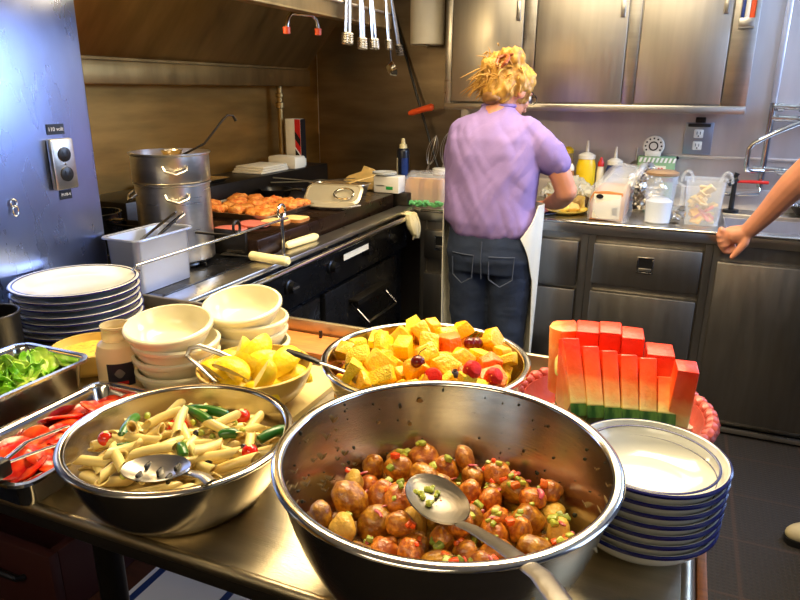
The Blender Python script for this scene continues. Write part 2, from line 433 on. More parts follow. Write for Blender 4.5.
for i, (x, y) in enumerate(((-0.45, 1.45), (-0.4, 2.5), (-0.3, -0.75))):
    f = thing('ceiling_light', ('ceiling fluorescent fixture above the serving table', 'ceiling fluorescent fixture above the cook', 'added unseen ceiling panel behind the viewer, brightening the cabinet fronts')[i], 'ceiling light', (x, y, ZC), 'ceiling lights')
    MB().box((x - 0.64, y - 0.34, ZC - 0.06), (x + 0.64, y + 0.34, ZC - 0.001), 0.01).build('housing', WHITE, f)
    MB().box((x - 0.60, y - 0.30, ZC - 0.072), (x + 0.60, y + 0.30, ZC - 0.0605), 0.005).build('diffuser', LAMP, f)

# ------------------------------------------------------------------ tall steel cabinet at the end of the table
tc = thing('tall_cabinet', 'tall brushed steel cabinet side with a power outlet, at the end of the table', 'cabinet', (-1.74, 0.75, 0))
MB().box((-2.045, 0.15, 0.0), (-1.43, 1.325, ZC - 0.005), 0.006).build('body', STEEL_PANEL, tc)
op = MB()
OX, OY, OZ = -1.43, 1.214, 1.268
op.prism([(-0.034, -0.062), (0.034, -0.062), (0.034, 0.062), (-0.034, 0.062)], 0, 0.018, face_right(OX, OY, OZ), 0.006)
op = op.build('outlet_plate', STEEL, tc)
for k in (-1, 1):
    s = MB(); M = face_right(OX + 0.018, OY, OZ + k * 0.024)
    s.lathe([(0, 0), (0.018, 0), (0.018, 0.003), (0.016, 0.004), (0, 0.004)], M=M, n=24)
    s = s.build('socket', BLACK, op)
    q = MB()
    for dx in (-0.006, 0.006): q.box((dx - 0.001, 0.0, 0.0035), (dx + 0.001, 0.008, 0.0046), M=M)
    q.ball((0, -0.007, 0.004), 0.002, 1, M=M); q.build('slots', DARKM, op)
q = MB(); q.ball((OX + 0.019, OY, OZ), 0.003, 1); q.build('screw', STEEL, op)
lp = MB().box((OX - 0.0005, 1.189, 1.339), (OX + 0.0015, 1.239, 1.364)).build('label_plate', LABELK, tc)
lettering('110 volt', 0.0135, face_right(OX + 0.0018, 1.214, 1.3515), LETTER, lp)
lp = MB().box((OX - 0.0005, 1.199, 1.180), (OX + 0.0015, 1.234, 1.203)).build('label_plate', LABELK, tc)
lettering('P110-4', 0.0098, face_right(OX + 0.0018, 1.2165, 1.1915), LETTER, lp)
h = MB()
h.tube([(OX + 0.004, 1.068 + 0.008 * math.cos(a), 1.192 + 0.009 * math.sin(a)) for a in [k * PI / 8 for k in range(16)]], 0.002, 8, closed=True)
h.tube([(OX + 0.006, 1.068 + 0.007 * math.cos(a), 1.174 + 0.012 * math.sin(a)) for a in [k * PI / 8 for k in range(16)]], 0.002, 8, closed=True)
h.build('ring_hook', CHROME, tc)

# ------------------------------------------------------------------ serving table
tb = thing('serving_table', 'steel serving table with raised back lip carrying the salads', 'table', (-0.67, 0.885, 0))
b = MB(); b.box((-1.42, 0.526, 0.885), (0.06, 1.245, 0.90), 0.003)
b.tube([(0.062, 0.53, 0.887), (0.062, 1.24, 0.887)], 0.0135, 16)
b.tube([(-1.42, 0.530, 0.893), (0.06, 0.530, 0.893)], 0.0085, 12)
b.build('tabletop', STEEL_TOP, tb)
MB().box((-1.42, 1.235, 0.885), (0.07, 1.247, 0.945), 0.003).build('back_lip', STEEL_TOP, tb)
MB().box((-1.41, 0.545, 0.846), (0.05, 0.56, 0.885), 0.002).build('apron', STEEL_D, tb)
MB().box((0.03, 0.56, 0.80), (0.045, 1.235, 0.885), 0.002).build('apron', STEEL_D, tb)
for x, y in ((-0.69, 0.57), (0.03, 0.57), (-1.38, 0.57), (0.03, 1.21), (-1.38, 1.21)):
    MB().tube([(x, y, 0.0), (x, y, 0.88)], 0.019, 14).build('leg', DARKM, tb)
MB().box((-1.40, 0.60, 0.52), (0.03, 1.22, 0.54), 0.003).build('shelf', DARKWOOD, tb)
# trim rail along the side
MB().box((0.0765, 0.54, 0.85), (0.088, 1.23, 0.893), 0.002).build('edge_rail', WOOD, tb)
bx = thing('storage_crate', 'dark red crate on the shelf under the serving table', 'crate', (-1.12, 0.8, 0.54))
b = MB(); b.box((-1.32, 0.64, 0.5405), (-0.92, 0.66, 0.68), 0.003); b.box((-1.32, 0.94, 0.5405), (-0.92, 0.96, 0.68), 0.003)
b.box((-1.32, 0.66, 0.5405), (-1.30, 0.94, 0.68), 0.003); b.box((-0.94, 0.66, 0.5405), (-0.92, 0.94, 0.68), 0.003); b.box((-1.30, 0.66, 0.5405), (-0.94, 0.94, 0.55))
b.build('body', mat('dark_red_crate', (52, 14, 12), 0.6), bx)
MB().tube([(-1.11, 0.637, 0.62), (-1.11, 0.625, 0.625), (-0.99, 0.625, 0.625), (-0.99, 0.637, 0.62)], 0.006, 8).build('handle', BLACK, bx)
mg = thing('magazine', 'blue and white magazine lying on the shelf under the table', 'magazine', (-0.73, 0.81, 0.5405))
MB().box((-0.86, 0.70, 0.5405), (-0.60, 0.93, 0.548), 0.001).build('pages', PAPER, mg)
MB().box((-0.86, 0.70, 0.5482), (-0.60, 0.93, 0.5492)).build('cover', mat('magazine_cover', (206, 210, 224), 0.35), mg)
for k in (0, 2): MB().box((-0.85 + 0.08 * k, 0.705, 0.5494), (-0.835 + 0.08 * k, 0.925, 0.5500)).build('cover_stripe', BLUE, mg)

# ------------------------------------------------------------------ back counter
YF, YB = 2.97, 3.6
ct = thing('worktop', 'long steel worktop with a sunken sink along the back wall', 'worktop', (-0.35, 3.28, 0.84))
SX0, SX1, SY0, SY1 = 0.20, 1.05, 3.04, 3.46
b = MB()
b.box((-2.045, YF, 0.845), (SX0, YB - 0.002, 0.90), 0.005); b.box((SX1, YF, 0.845), (1.345, YB - 0.002, 0.90), 0.005)
b.box((SX0, YF, 0.845), (SX1, SY0, 0.90), 0.005); b.box((SX0, SY1, 0.845), (SX1, YB - 0.002, 0.90), 0.005)
b.build('counter_top', STEEL, ct)
MB().tube([(-1.14, YF, 0.893), (1.345, YF, 0.893)], 0.008, 12).build('front_edge', CHROME, ct)
b = MB(); b.box((SX0, SY0, 0.66), (SX1, SY1, 0.67)); b.box((SX0, SY0, 0.67), (SX0 + 0.01, SY1, 0.88)); b.box((SX1 - 0.01, SY0, 0.67), (SX1, SY1, 0.88)); b.box((SX0 + 0.01, SY0, 0.67), (SX1 - 0.01, SY0 + 0.01, 0.88)); b.box((SX0 + 0.01, SY1 - 0.01, 0.67), (SX1 - 0.01, SY1, 0.88))
b.build('sink_basin', STEEL_BACK, ct)
MB().box((-1.14, 3.585, 0.90), (1.345, 3.598, 1.0), 0.003).build('splashback', STEEL_BACK, ct)

def cabinet(name, label, x0, x1, fronts, loc_y=YF):
    c = thing(name, label, 'cabinet', ((x0 + x1) / 2, 3.3, 0), 'base cabinets under the worktop')
    if name == 'sink_cabinet':
        b = MB(); b.box((x0 + 0.001, YF + 0.03, 0.03), (x0 + 0.02, YB - 0.016, 0.843)); b.box((x1 - 0.02, YF + 0.03, 0.03), (x1 - 0.001, YB - 0.016, 0.843)); b.box((x0 + 0.02, YF + 0.03, 0.03), (x1 - 0.02, YB - 0.016, 0.05)); b.box((x0 + 0.02, YF + 0.03, 0.05), (x1 - 0.02, YF + 0.045, 0.843))
        b.build('carcass', STEEL_CAB, c)
    else: MB().box((x0 + 0.001, YF + 0.03, 0.03), (x1 - 0.001, YB - 0.016, 0.843)).build('carcass', STEEL_CAB, c)
    MB().box((x0 + 0.001, YF + 0.008, 0.035), (x0 + 0.03, YF + 0.0299, 0.843)).build('stile', STEEL_CAB, c); MB().box((x1 - 0.03, YF + 0.008, 0.035), (x1 - 0.001, YF + 0.0299, 0.843)).build('stile', STEEL_CAB, c)
    for kind, a0, z0, a1, z1 in fronts:
        d = MB().box((a0, YF - 0.004, z0), (a1, YF + 0.0295, z1), 0.006).build(kind, STEEL_CAB, c)
        if kind == 'drawer':
            xm = (a0 + a1) / 2; zm = (z0 + z1) / 2 + 0.012
            b = MB()
            for lo, hi in (((xm - 0.034, zm - 0.036), (xm + 0.034, zm - 0.03)), ((xm - 0.034, zm + 0.03), (xm + 0.034, zm + 0.036)), ((xm - 0.034, zm - 0.03), (xm - 0.028, zm + 0.03)), ((xm + 0.028, zm - 0.03), (xm + 0.034, zm + 0.03))):
                b.box((lo[0], YF - 0.010, lo[1]), (hi[0], YF - 0.0035, hi[1]), 0.001)
            b.build('latch_frame', CHROME, d)
            MB().box((xm - 0.028, YF - 0.006, zm - 0.03), (xm + 0.028, YF - 0.0035, zm + 0.03)).build('latch_cup', BLACK, d)
            MB().box((xm - 0.026, YF - 0.012, zm - 0.026), (xm + 0.026, YF - 0.0055, zm - 0.012), 0.002).build('latch_paddle', STEEL, d)
        elif kind == 'door' and z1 > 0.6:
            MB().box((a1 - 0.05, YF - 0.012, z1 - 0.16), (a1 - 0.035, YF - 0.003, z1 - 0.06), 0.003).build('pull', STEEL, d)
    return c
cabinet('drawer_cabinet', 'dark base cabinet left of the cook, in the corner by the range', -1.145, -0.93, [('drawer', -1.12, 0.66, -0.94, 0.80), ('door', -1.12, 0.06, -0.94, 0.585)])
cabinet('base_cabinet', 'base cabinet directly behind the legs of the cook', -0.93, -0.345, [('panel', -0.64, 0.60, -0.385, 0.81), ('door', -0.64, 0.06, -0.385, 0.585), ('panel', -0.905, 0.60, -0.655, 0.81), ('door', -0.905, 0.06, -0.655, 0.585)])
cabinet('drawer_cabinet', 'base cabinet with a recessed latch on its wide top drawer', -0.345, 0.16, [('drawer', -0.318, 0.625, 0.122, 0.81), ('panel', -0.318, 0.06, 0.122, 0.59)])
cabinet('sink_cabinet', 'sink cabinet with a plain tall door below the resting hand', 0.16, 1.34, [('panel', 0.18, 0.065, 0.72, 0.775), ('panel', 0.74, 0.065, 1.32, 0.775)])
bt = MB().box((-1.13, YF - 0.004, 0.012), (1.345, YF + 0.006, 0.034), 0.002); struct('trim_3', bt, STEEL)
struct('trim_4', MB().box((-1.13, YF + 0.007, 0.001), (1.345, YF + 0.02, 0.03)), IRON)
b = MB()
for x, z in ((-1.055, 0.70), (-1.055, 0.66)): pass

# upper cabinets
uc = thing('wall_cupboard', 'steel wall cupboard with three flush doors above the worktop', 'cupboard', (-0.5, 3.43, 1.36))
MB().box((-1.14, 3.285, 1.362), (0.215, 3.598, 2.19), 0.004).build('body', STEEL, uc)
b = MB()
for x0, x1 in ((-1.14, -1.105), (-0.755, -0.70), (-0.292, -0.243), (0.118, 0.215)): b.box((x0, 3.268, 1.362), (x1, 3.286, 2.19), 0.003)
b.box((-1.14, 3.266, 1.355), (0.215, 3.286, 1.388), 0.004); b.build('face_frame', STEEL, uc)
for x0, x1 in ((-1.103, -0.758), (-0.696, -0.296), (-0.239, 0.114)):
    dr = MB().box((x0, 3.262, 1.394), (x1, 3.284, 2.18), 0.006).build('door', STEEL_DOOR, uc)
    MB().box((x1 - 0.035, 3.250, 1.755), (x1 - 0.015, 3.263, 1.84), 0.004).build('latch', STEEL, dr)
pk = thing('wall_pocket', 'small steel holder with blue and orange packets, on the cupboard edge', 'holder', (0.168, 3.25, 1.70))
b = MB(); b.box((0.140, 3.236, 1.700), (0.198, 3.240, 1.735), 0.001); b.box((0.140, 3.236, 1.697), (0.198, 3.267, 1.701)); b.box((0.140, 3.240, 1.701), (0.142, 3.267, 1.80)); b.box((0.196, 3.240, 1.701), (0.198, 3.267, 1.80))
b.build('pocket', STEEL, pk)
for n, x0, x1, m_, z1 in (('blue_packet', 0.143, 0.156, BLUE, 1.83), ('white_packet', 0.157, 0.175, PAPER, 1.82), ('orange_packet', 0.176, 0.195, ORANGE, 1.85)):
    tag(MB().box((x0, 3.243, 1.702), (x1, 3.265, z1), 0.003).build(n, m_), n.replace('_', ' ') + ' standing in the small steel wall holder', 'packet')

# ------------------------------------------------------------------ range and griddle
XF = -1.165
rg = thing('cooking_range', 'black commercial range with griddle along the left wall', 'range', (-1.6, 2.1, 0))
MB().box((-2.0, 1.335, 0.06), (XF - 0.06, 2.93, 0.905), 0.004).build('body', IRON, rg)
MB().box((-2.0, 1.40, 0.0), (XF - 0.11, 2.92, 0.06)).build('kick_plate', IRON, rg)
MB().box((-1.25, 1.255, 0.895), (XF, 2.94, 0.913), 0.004).build('front_ledge', STEEL, rg)
MB().box((-1.42, 1.255, 0.06), (XF - 0.06, 1.334, 0.905), 0.004).build('end_panel', IRON, rg)
MB().box((-1.425, 1.255, 0.9055), (-1.252, 1.3345, 0.915), 0.002).build('end_deck', IRON, rg)
MB().box((-2.04, 1.335, 0.905), (-1.252, 1.78, 0.915), 0.003).build('burner_deck', IRON, rg)
for (bx_, by_) in ((-1.47, 1.62), (-1.80, 1.62)):
    g = MB()
    for rr in (0.06, 0.105): g.tube([(bx_ + rr * math.cos(a), by_ + rr * math.sin(a), 0.924) for a in [k * PI / 16 for k in range(32)]], 0.006, 8, closed=True)
    for a in range(4): g.tube([(bx_ + 0.03 * math.cos(a * PI / 2), by_ + 0.03 * math.sin(a * PI / 2), 0.924), (bx_ + 0.13 * math.cos(a * PI / 2), by_ + 0.13 * math.sin(a * PI / 2), 0.924)], 0.006, 8)
    g.build('burner_grate', IRON, rg)
b = MB(); b.box((-1.99, 1.79, 0.905), (-1.262, 2.92, 0.972), 0.005); b.build('griddle_plate', GRIDDLE, rg)
b = MB(); b.box((-1.99, 1.775, 0.905), (-1.30, 1.79, 1.0), 0.003); b.build('griddle_splash', DARKM, rg)
MB().box((-2.045, 1.775, 0.905), (-1.80, 3.25, 1.06), 0.006).build('back_shelf', DARKM, rg)
b = MB(); b.tube([(-1.145, 1.33, 0.882), (-1.145, 2.86, 0.882)], 0.011, 12); b.build('front_rail', CHROME, rg)
for y in (1.36, 2.1, 2.84): MB().tube([(-1.145, y, 0.882), (-1.23, y, 0.875)], 0.007, 8).build('rail_bracket', STEEL, rg)
MB().box((XF - 0.06, 1.34, 0.72), (XF - 0.03, 2.93, 0.893), 0.004).build('control_panel', IRON, rg)
for k, y in enumerate((1.55, 1.86, 2.16, 2.46, 2.72)):
    M = T(XF - 0.03, y, 0.80) @ Matrix.Rotation(PI / 2, 4, 'Y')
    kb = MB().lathe([(0, 0), (0.027, 0), (0.027, 0.006), (0.021, 0.009), (0.019, 0.028), (0, 0.028)], M=M, n=24).build('knob', BLACK, rg)
    MB().box((-0.003, -0.02, 0.027), (0.003, 0.02, 0.031), M=M).build('pointer', STEEL if k == 1 else DARKM, kb)
for y0, y1 in ((1.38, 2.08), (2.12, 2.82)):
    dr = MB().box((XF - 0.06, y0, 0.16), (XF - 0.035, y1, 0.70), 0.006).build('oven_door', IRON, rg)
    ym = (y0 + y1) / 2
    b = MB(); b.box((XF - 0.035, ym - 0.16, 0.615), (XF + 0.012, ym + 0.16, 0.625), 0.002); b.box((XF + 0.004, ym - 0.16, 0.60), (XF + 0.012, ym + 0.16, 0.616), 0.002)
    b.build('door_handle', DARKM, dr)
b = MB(); b.tube([(XF - 0.03, 2.33, 0.60), (XF + 0.045, 2.33, 0.53), (XF + 0.045, 2.62, 0.53), (XF - 0.03, 2.62, 0.60)], 0.007, 8)
b.build('swing_bail', CHROME, rg)
MB().box((XF + 0.005, 2.20, 0.818), (XF + 0.0065, 2.42, 0.842), 0.0, M=None).build('paper_tag', PAPER, rg)
# sea rail that stops the pots sliding
b = MB(); b.tube([(-1.2, 1.20, 1.02), (-1.2, 1.182, 1.03), (-1.2, 1.19, 1.036), (-1.2, 1.88, 1.036)], 0.0045, 10); b.build('fiddle_rail', CHROME, rg)
b = MB(); b.tube([(-1.2, 1.845, 0.913), (-1.2, 1.845, 1.04)], 0.006, 10)
b.tube([(-1.2, 1.845 + 0.022 * math.cos(a), 1.065 + 0.022 * math.sin(a)) for a in [k * PI / 8 for k in range(16)]], 0.0045, 8, closed=True)
b.build('rail_post', CHROME, rg)
b = MB(); b.tube([(-1.2, 1.60, 1.03), (-1.27, 1.60, 1.028), (-1.95, 1.60, 1.02)], 0.004, 8)
b.tube([(-1.2, 1.60 + 0.016 * math.cos(a), 1.055 + 0.02 * math.sin(a)) for a in [k * PI / 8 for k in range(16)]], 0.004, 8, closed=True)
b.build('cross_rail', DARKM, rg)

# hood
hd = thing('exhaust_hood', 'long steel exhaust hood above the range', 'hood', (-1.6, 2.0, 1.6))
HZ = 1.672
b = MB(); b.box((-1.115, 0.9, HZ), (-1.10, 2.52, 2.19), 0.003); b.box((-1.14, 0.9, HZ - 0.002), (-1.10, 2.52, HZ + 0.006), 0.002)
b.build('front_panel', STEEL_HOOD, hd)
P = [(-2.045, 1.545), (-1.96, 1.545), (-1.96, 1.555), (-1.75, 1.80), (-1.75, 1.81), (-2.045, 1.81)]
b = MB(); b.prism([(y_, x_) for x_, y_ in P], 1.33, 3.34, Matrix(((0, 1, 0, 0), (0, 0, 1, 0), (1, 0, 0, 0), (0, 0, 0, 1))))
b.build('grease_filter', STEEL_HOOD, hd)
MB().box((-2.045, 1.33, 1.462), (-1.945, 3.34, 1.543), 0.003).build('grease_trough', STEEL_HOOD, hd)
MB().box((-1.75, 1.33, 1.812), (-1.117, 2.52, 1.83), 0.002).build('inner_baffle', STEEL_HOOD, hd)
NA, NB = 1.925, 2.125
b = MB(); b.tube([(-1.2, NA, 1.632), (-1.2, NA + 0.008, 1.660), (-1.2, NA + 0.03, 1.676), (-1.2, NB - 0.04, 1.684), (-1.2, NB - 0.012, 1.672), (-1.2, NB, 1.640)], 0.007, 10)
nz_ = tag(b.build('nozzle_pipe', CHROME), 'bent fire nozzle pipe with red caps under the hood lip', 'pipe')
for y, z in ((NA, 1.626), (NB, 1.636)): MB().lathe([(0, -0.014), (0.011, -0.012), (0.012, 0.008), (0, 0.01)], (-1.20, y, z), 14).build('nozzle_cap', ORANGE, nz_)
b = MB(); b.tube([(-1.09, 1.95, 1.72), (-1.09, 2.5, 1.72)], 0.005, 8); b.tube([(-1.09, 2.0, 1.72), (-1.10, 2.0, 1.72)], 0.004); b.tube([(-1.09, 2.45, 1.72), (-1.10, 2.45, 1.72)], 0.004)
b.build('utensil_rail', STEEL, hd)
hlamp = thing('hood_lamp', 'caged glass lamp inside the near end of the exhaust hood', 'lamp', (-1.45, 1.34, 1.75))
MB().lathe([(0, 0.05), (0.05, 0.05), (0.05, 0.02), (0.03, 0.01), (0.03, 0)], (-1.45, 1.34, 1.76), 24).build('socket', STEEL_HOOD, hlamp)
MB().tube([(-1.45, 1.34, 1.81), (-1.45, 1.34, 2.19)], 0.01, 10).build('conduit', STEEL_HOOD, hlamp)

# ------------------------------------------------------------------ bowls, plates and pans on the table
TZ = 0.9005
def bowl_curve(R, h, base, umax=1.2, n=14, z0=0.0):
    out = []
    for i in range(n + 1):
        u = umax * i / n
        out.append((base + (R - base) * math.sin(u) / math.sin(umax), z0 + h * (1 - math.cos(u)) / (1 - math.cos(umax))))
    return out
def curve_h(cv, rho):
    if rho <= cv[0][0]: return cv[0][1]
    for (r0, z0), (r1, z1) in zip(cv, cv[1:]):
        if rho <= r1: return z0 + (z1 - z0) * (rho - r0) / max(1e-6, r1 - r0)
    return cv[-1][1] + (rho - cv[-1][0]) * 8
def curve_r(cv, z):
    for (r0, z0), (r1, z1) in zip(cv, cv[1:]):
        if z <= z1: return r0 + (r1 - r0) * (z - z0) / max(1e-6, z1 - z0)
    return cv[-1][0]

def steel_bowl(name, label, c, R, h, base, umax=1.2, rim=0.0065, w=0.002, m=BOWL_IN):
    t = thing(name, label, 'bowl', c)
    cv = bowl_curve(R - rim, h - rim * 0.4, base, umax)
    inner = [(max(0, r - w), z + w) for r, z in cv]
    prof = [(0, 0)] + cv + inner[::-1] + [(0, w)]
    MB().lathe(prof, n=96).build('body', m, t, local=True)
    MB().tube([((R - rim) * math.cos(a), (R - rim) * math.sin(a), h - rim * 0.45) for a in [k * PI / 48 for k in range(96)]], rim, 12, closed=True, flat=0.55).build('rim', CHROME, t, local=True)
    return t, inner

def pack(c, inner, floor_z, items, top=None, tries=26, jit=0.25, Rmax=None, fac=0.9, dome=0.0, zmax=9):
    """drop balls of the given radii into a bowl (inner: r,z profile; c: its base); returns centres"""
    out = []
    Rm = Rmax or inner[-1][0]
    for r in items:
        best = None
        for _ in range(tries):
            a = random.random() * 2 * PI; q = math.sqrt(random.random()) * (Rm - r)
            x, y = q * math.cos(a), q * math.sin(a)
            z = max(floor_z - c[2], curve_h(inner, q + r * 0.6)) + r * 0.8
            for (px, py, pz, pr) in out:
                d2 = (px - x) ** 2 + (py - y) ** 2; s = (pr + r) * fac
                if d2 < s * s: z = max(z, pz + math.sqrt(s * s - d2))
            s = z + dome * (q / Rm) ** 2 + random.random() * r * jit
            if best is None or s < best[0]: best = (s, x, y, z)
        if best[3] + c[2] + r * 0.5 < zmax: out.append((best[1], best[2], best[3], r))
    return [(x + c[0], y + c[1], z + c[2], r) for x, y, z, r in out]

def top_at(balls, x, y, floor):
    z = floor
    for (px, py, pz, pr) in balls:
        d2 = (px - x) ** 2 + (py - y) ** 2
        if d2 < pr * pr: z = max(z, pz + math.sqrt(pr * pr - d2))
    return z

def rrot(): return (random.random() * 6.28, random.random() * 6.28, random.random() * 6.28)

random.seed(11)
# --- potato salad
PC = (-0.203, 0.615, TZ)
pb, pin = steel_bowl('mixing_bowl', 'very large steel mixing bowl of potato salad in the middle of the table', PC, 0.19, 0.169, 0.085)
bed = MB(); RB = curve_r(pin, 0.046) - 0.002
bed.lathe([(0, 0.048), (RB * 0.5, 0.048), (RB, 0.046), (curve_r(pin, 0.03) - 0.002, 0.03), (0, 0.03)], PC, 40).jitter(0.004, 60, 3)
tag(bed.build('salad_dressing', DRESSING), 'thick brown dressing under the potatoes in the big bowl', 'dressing', kind='stuff')
protos = []
for k in range(6):
    m = MB().ball((0, 0, 0), (1.08 + 0.1 * (k % 3), 0.98, 0.92), 3).jitter(0.22, 1.2, k + 1).jitter(0.07, 3.5, k + 9)
    me = m.mesh('potato', POTATO, 180); protos.append(me)
cut = MB().ball((0, 0, 0), (1.1, 0.95, 0.7), 3).jitter(0.15, 1.5, 4).mesh('potato_piece', POTATO_CUT, 180)
balls = pack(PC, pin, PC[2] + 0.032, [random.uniform(0.0135, 0.0205) for _ in range(170)], Rmax=0.157, dome=0.010, zmax=0.998)
GP = 'small potatoes in the big mixing bowl'
for i, (x, y, z, r) in enumerate(balls):
    pale = i % 13 == 5
    o = bpy.data.objects.new('potato_piece' if pale else 'potato', cut if pale else protos[i % 6]); COL.objects.link(o)
    o.location = (x, y, z); o.rotation_euler = rrot(); o.scale = (r, r, r)
    if pale: tag(o, 'pale peeled potato piece among the brown potatoes in the big bowl', 'potato', 'peeled potato pieces in the big bowl')
    else: tag(o, 'small round brown potato in the big steel mixing bowl', 'potato', GP)
def bits(name, label, cat, group, mats, n, size, shape, right=0.0):
    pr = []
    for k in range(3):
        m = MB()
        if shape == 'cube': m.box((-1, -0.8, -0.6), (1, 0.8, 0.6), 0.3)
        elif shape == 'arc': m.tube([(math.cos(a) * 1.5 - 1.2, math.sin(a) * 1.5, 0) for a in [-0.9 + k_ * 0.3 for k_ in range(7)]], [0.35, 0.5, 0.55, 0.6, 0.55, 0.5, 0.35], 8, flat=0.5)
        m.jitter(0.15, 1.2, k); pr.append(m.mesh(name, mats, 50))
    for k in range(n):
        a = random.random() * 2 * PI; q = math.sqrt(random.random()) * 0.145
        x, y = PC[0] + q * math.cos(a), PC[1] + q * math.sin(a)
        if random.random() < right and x < PC[0]: x = 2 * PC[0] - x
        s = random.uniform(*size); z = top_at(balls, x, y, PC[2] + 0.06) + s * 0.35
        o = bpy.data.objects.new(name, pr[k % 3]); COL.objects.link(o)
        o.location = (x, y, z); o.rotation_euler = (random.uniform(-0.5, 0.5), random.uniform(-0.5, 0.5), random.random() * 6.28); o.scale = (s, s, s)
        tag(o, label, cat, group)
bits('celery_piece', 'pale green chopped celery bit on the potato salad', 'celery', 'celery bits on the potatoes', CELERY, 105, (0.0026, 0.0058), 'cube', 0.55)
bits('onion_piece', 'purple red onion sliver on the potato salad', 'onion', 'red onion slivers on the potatoes', ONION, 44, (0.003, 0.006), 'arc', 0.4)
bits('pepper_piece', 'diced orange pepper bit on the potato salad', 'pepper', 'orange pepper bits on the potatoes', PEPPER, 52, (0.0026, 0.0058), 'cube', 0.5)
# herb flecks and sauce smears stuck to the inside of the bowl
fl = MB()
for k in range(150):
    a = random.random() * 2 * PI; z = 0.075 + 0.085 * random.random() ** 1.4
    r = curve_r(pin, z) - 0.0008; s = random.choice((0.0004, 0.0005, 0.0007, 0.0010, 0.0016)) * (1.4 if k % 9 == 0 else 1)
    fl.ball((PC[0] + r * math.cos(a), PC[1] + r * math.sin(a), PC[2] + z), (s, s, s * random.uniform(0.8, 2.2)), 2)
tag(fl.build('herb_flecks', mat('herb_fleck', (46, 44, 20), 0.5), pb), kind='stuff')
fl = MB()
for k in range(60):
    a = random.gauss(PI if k % 2 else -0.25, 0.45); z = 0.07 + 0.075 * random.random()
    r = curve_r(pin, z) - 0.0012; s = random.uniform(0.002, 0.006)
    Mx = T(PC[0] + r * math.cos(a), PC[1] + r * math.sin(a), PC[2] + z) @ rz(a) @ Matrix.Rotation(-0.5, 4, 'Y')
    fl.ball((0, 0, 0), (0.0007, s * random.uniform(0.3, 0.9), s * random.uniform(0.8, 2.0)), 2, M=Mx)
tag(fl.build('sauce_smear', mat('sauce_smear', (150, 124, 72), 0.4), pb), kind='stuff')

def spoon(name, label, tip_c, direction, handle_pts, L, W, slotted=False, handle_w=(0.007, 0.010), m=CHROME, yaw=None, tilt=0.0, parts=None):
    """a serving spoon: oval dished bowl at tip_c and a handle along handle_pts"""
    t = thing(name, label, 'spoon', tip_c)
    M = T(*tip_c) @ rz(direction) @ Matrix.Rotation(tilt, 4, 'Y')
    def f(u, v):
        a = v * 2 * PI; x, y = u * L * math.cos(a), u * W * math.sin(a)
        return (x, y, 0.012 * (u * u) - 0.010)
    b = MB().sheet(lambda u, v: f(max(u, 0.02), v), 8, 40, 0.0016, M); b.build('spoon_bowl', m, t)
    if slotted:
        s = MB()
        for dx, dy in ((-0.018, -0.010), (-0.018, 0.012), (0.004, 0.0), (0.022, -0.012), (0.022, 0.011)):
            s.box((dx - 0.002, dy - 0.006, -0.0095), (dx + 0.002, dy + 0.006, 0.0005), 0.001, M)
        s.build('slots', BLACK, t)
    n = len(handle_pts)
    MB().tube(handle_pts, [handle_w[0] + (handle_w[1] - handle_w[0]) * i / (n - 1) for i in range(n)], 12, flat=0.3).build('handle', m, t)
    return t, M
zS = 1.014
sp, SM = spoon('serving_spoon', 'big steel serving spoon resting on the potato salad, handle over the rim', (-0.207, 0.603, zS), math.radians(-40),
    [(-0.170, 0.572, zS), (-0.152, 0.556, zS + 0.010), (-0.11, 0.51, zS + 0.034), (-0.065, 0.455, zS + 0.060), (-0.03, 0.405, zS + 0.068), (0.0, 0.36, zS + 0.075)], 0.047, 0.032, handle_w=(0.0065, 0.0115), tilt=0.06, m=STEEL_D)
fl = MB()
for k in range(14): fl.ball((random.uniform(-0.03, 0.0), random.uniform(-0.014, 0.014), -0.004), random.uniform(0.002, 0.0048), 1, M=SM)
tag(fl.build('celery_crumbs', CELERY, sp), kind='stuff')

random.seed(12)
# --- pasta salad
AC = (-0.595, 0.633, TZ)
ab, ain = steel_bowl('salad_bowl', 'steel bowl of penne pasta salad beside the tomato tray', AC, 0.156, 0.10, 0.085, 1.25)
RB = curve_r(ain, 0.045) - 0.002
bed = MB().lathe([(0, 0.052), (RB * 0.6, 0.05), (RB, 0.045), (curve_r(ain, 0.02) - 0.002, 0.02), (0, 0.02)], AC, 40).jitter(0.005, 50, 2)
tag(bed.build('pasta_dressing', mat('pasta_bed', (150, 122, 62), 0.4, 0, 0.0, 60, 0.4, 80, col2=(190, 160, 92))), 'oily herb dressing under the penne in the pasta bowl', 'dressing', kind='stuff')
pp = []
for k in range(3):
    L = 0.023 + 0.002 * k; R = 0.0066; n = 18; m = MB()
    bend = 0.002 * (k - 1)
    ro = []; ri = []
    for j in range(7):
        u = -1 + 2 * j / 6; w_o = []; w_i = []
        for q in range(n):
            a = 2 * PI * q / n; rr = R * (1 + 0.045 * (q % 2)); sl = R * 1.1 * math.cos(a)
            w_o.append((u * L + sl, rr * math.cos(a), rr * math.sin(a) + bend * (1 - u * u)))
            w_i.append((u * L + sl, R * 0.72 * math.cos(a), R * 0.72 * math.sin(a) + bend * (1 - u * u)))
        ro.append(w_o); ri.append(w_i)
    m.rings(ro + ri[::-1], cap=False, closed=True)
    pp.append(m.mesh('penne', PASTA, 50))
pst = []
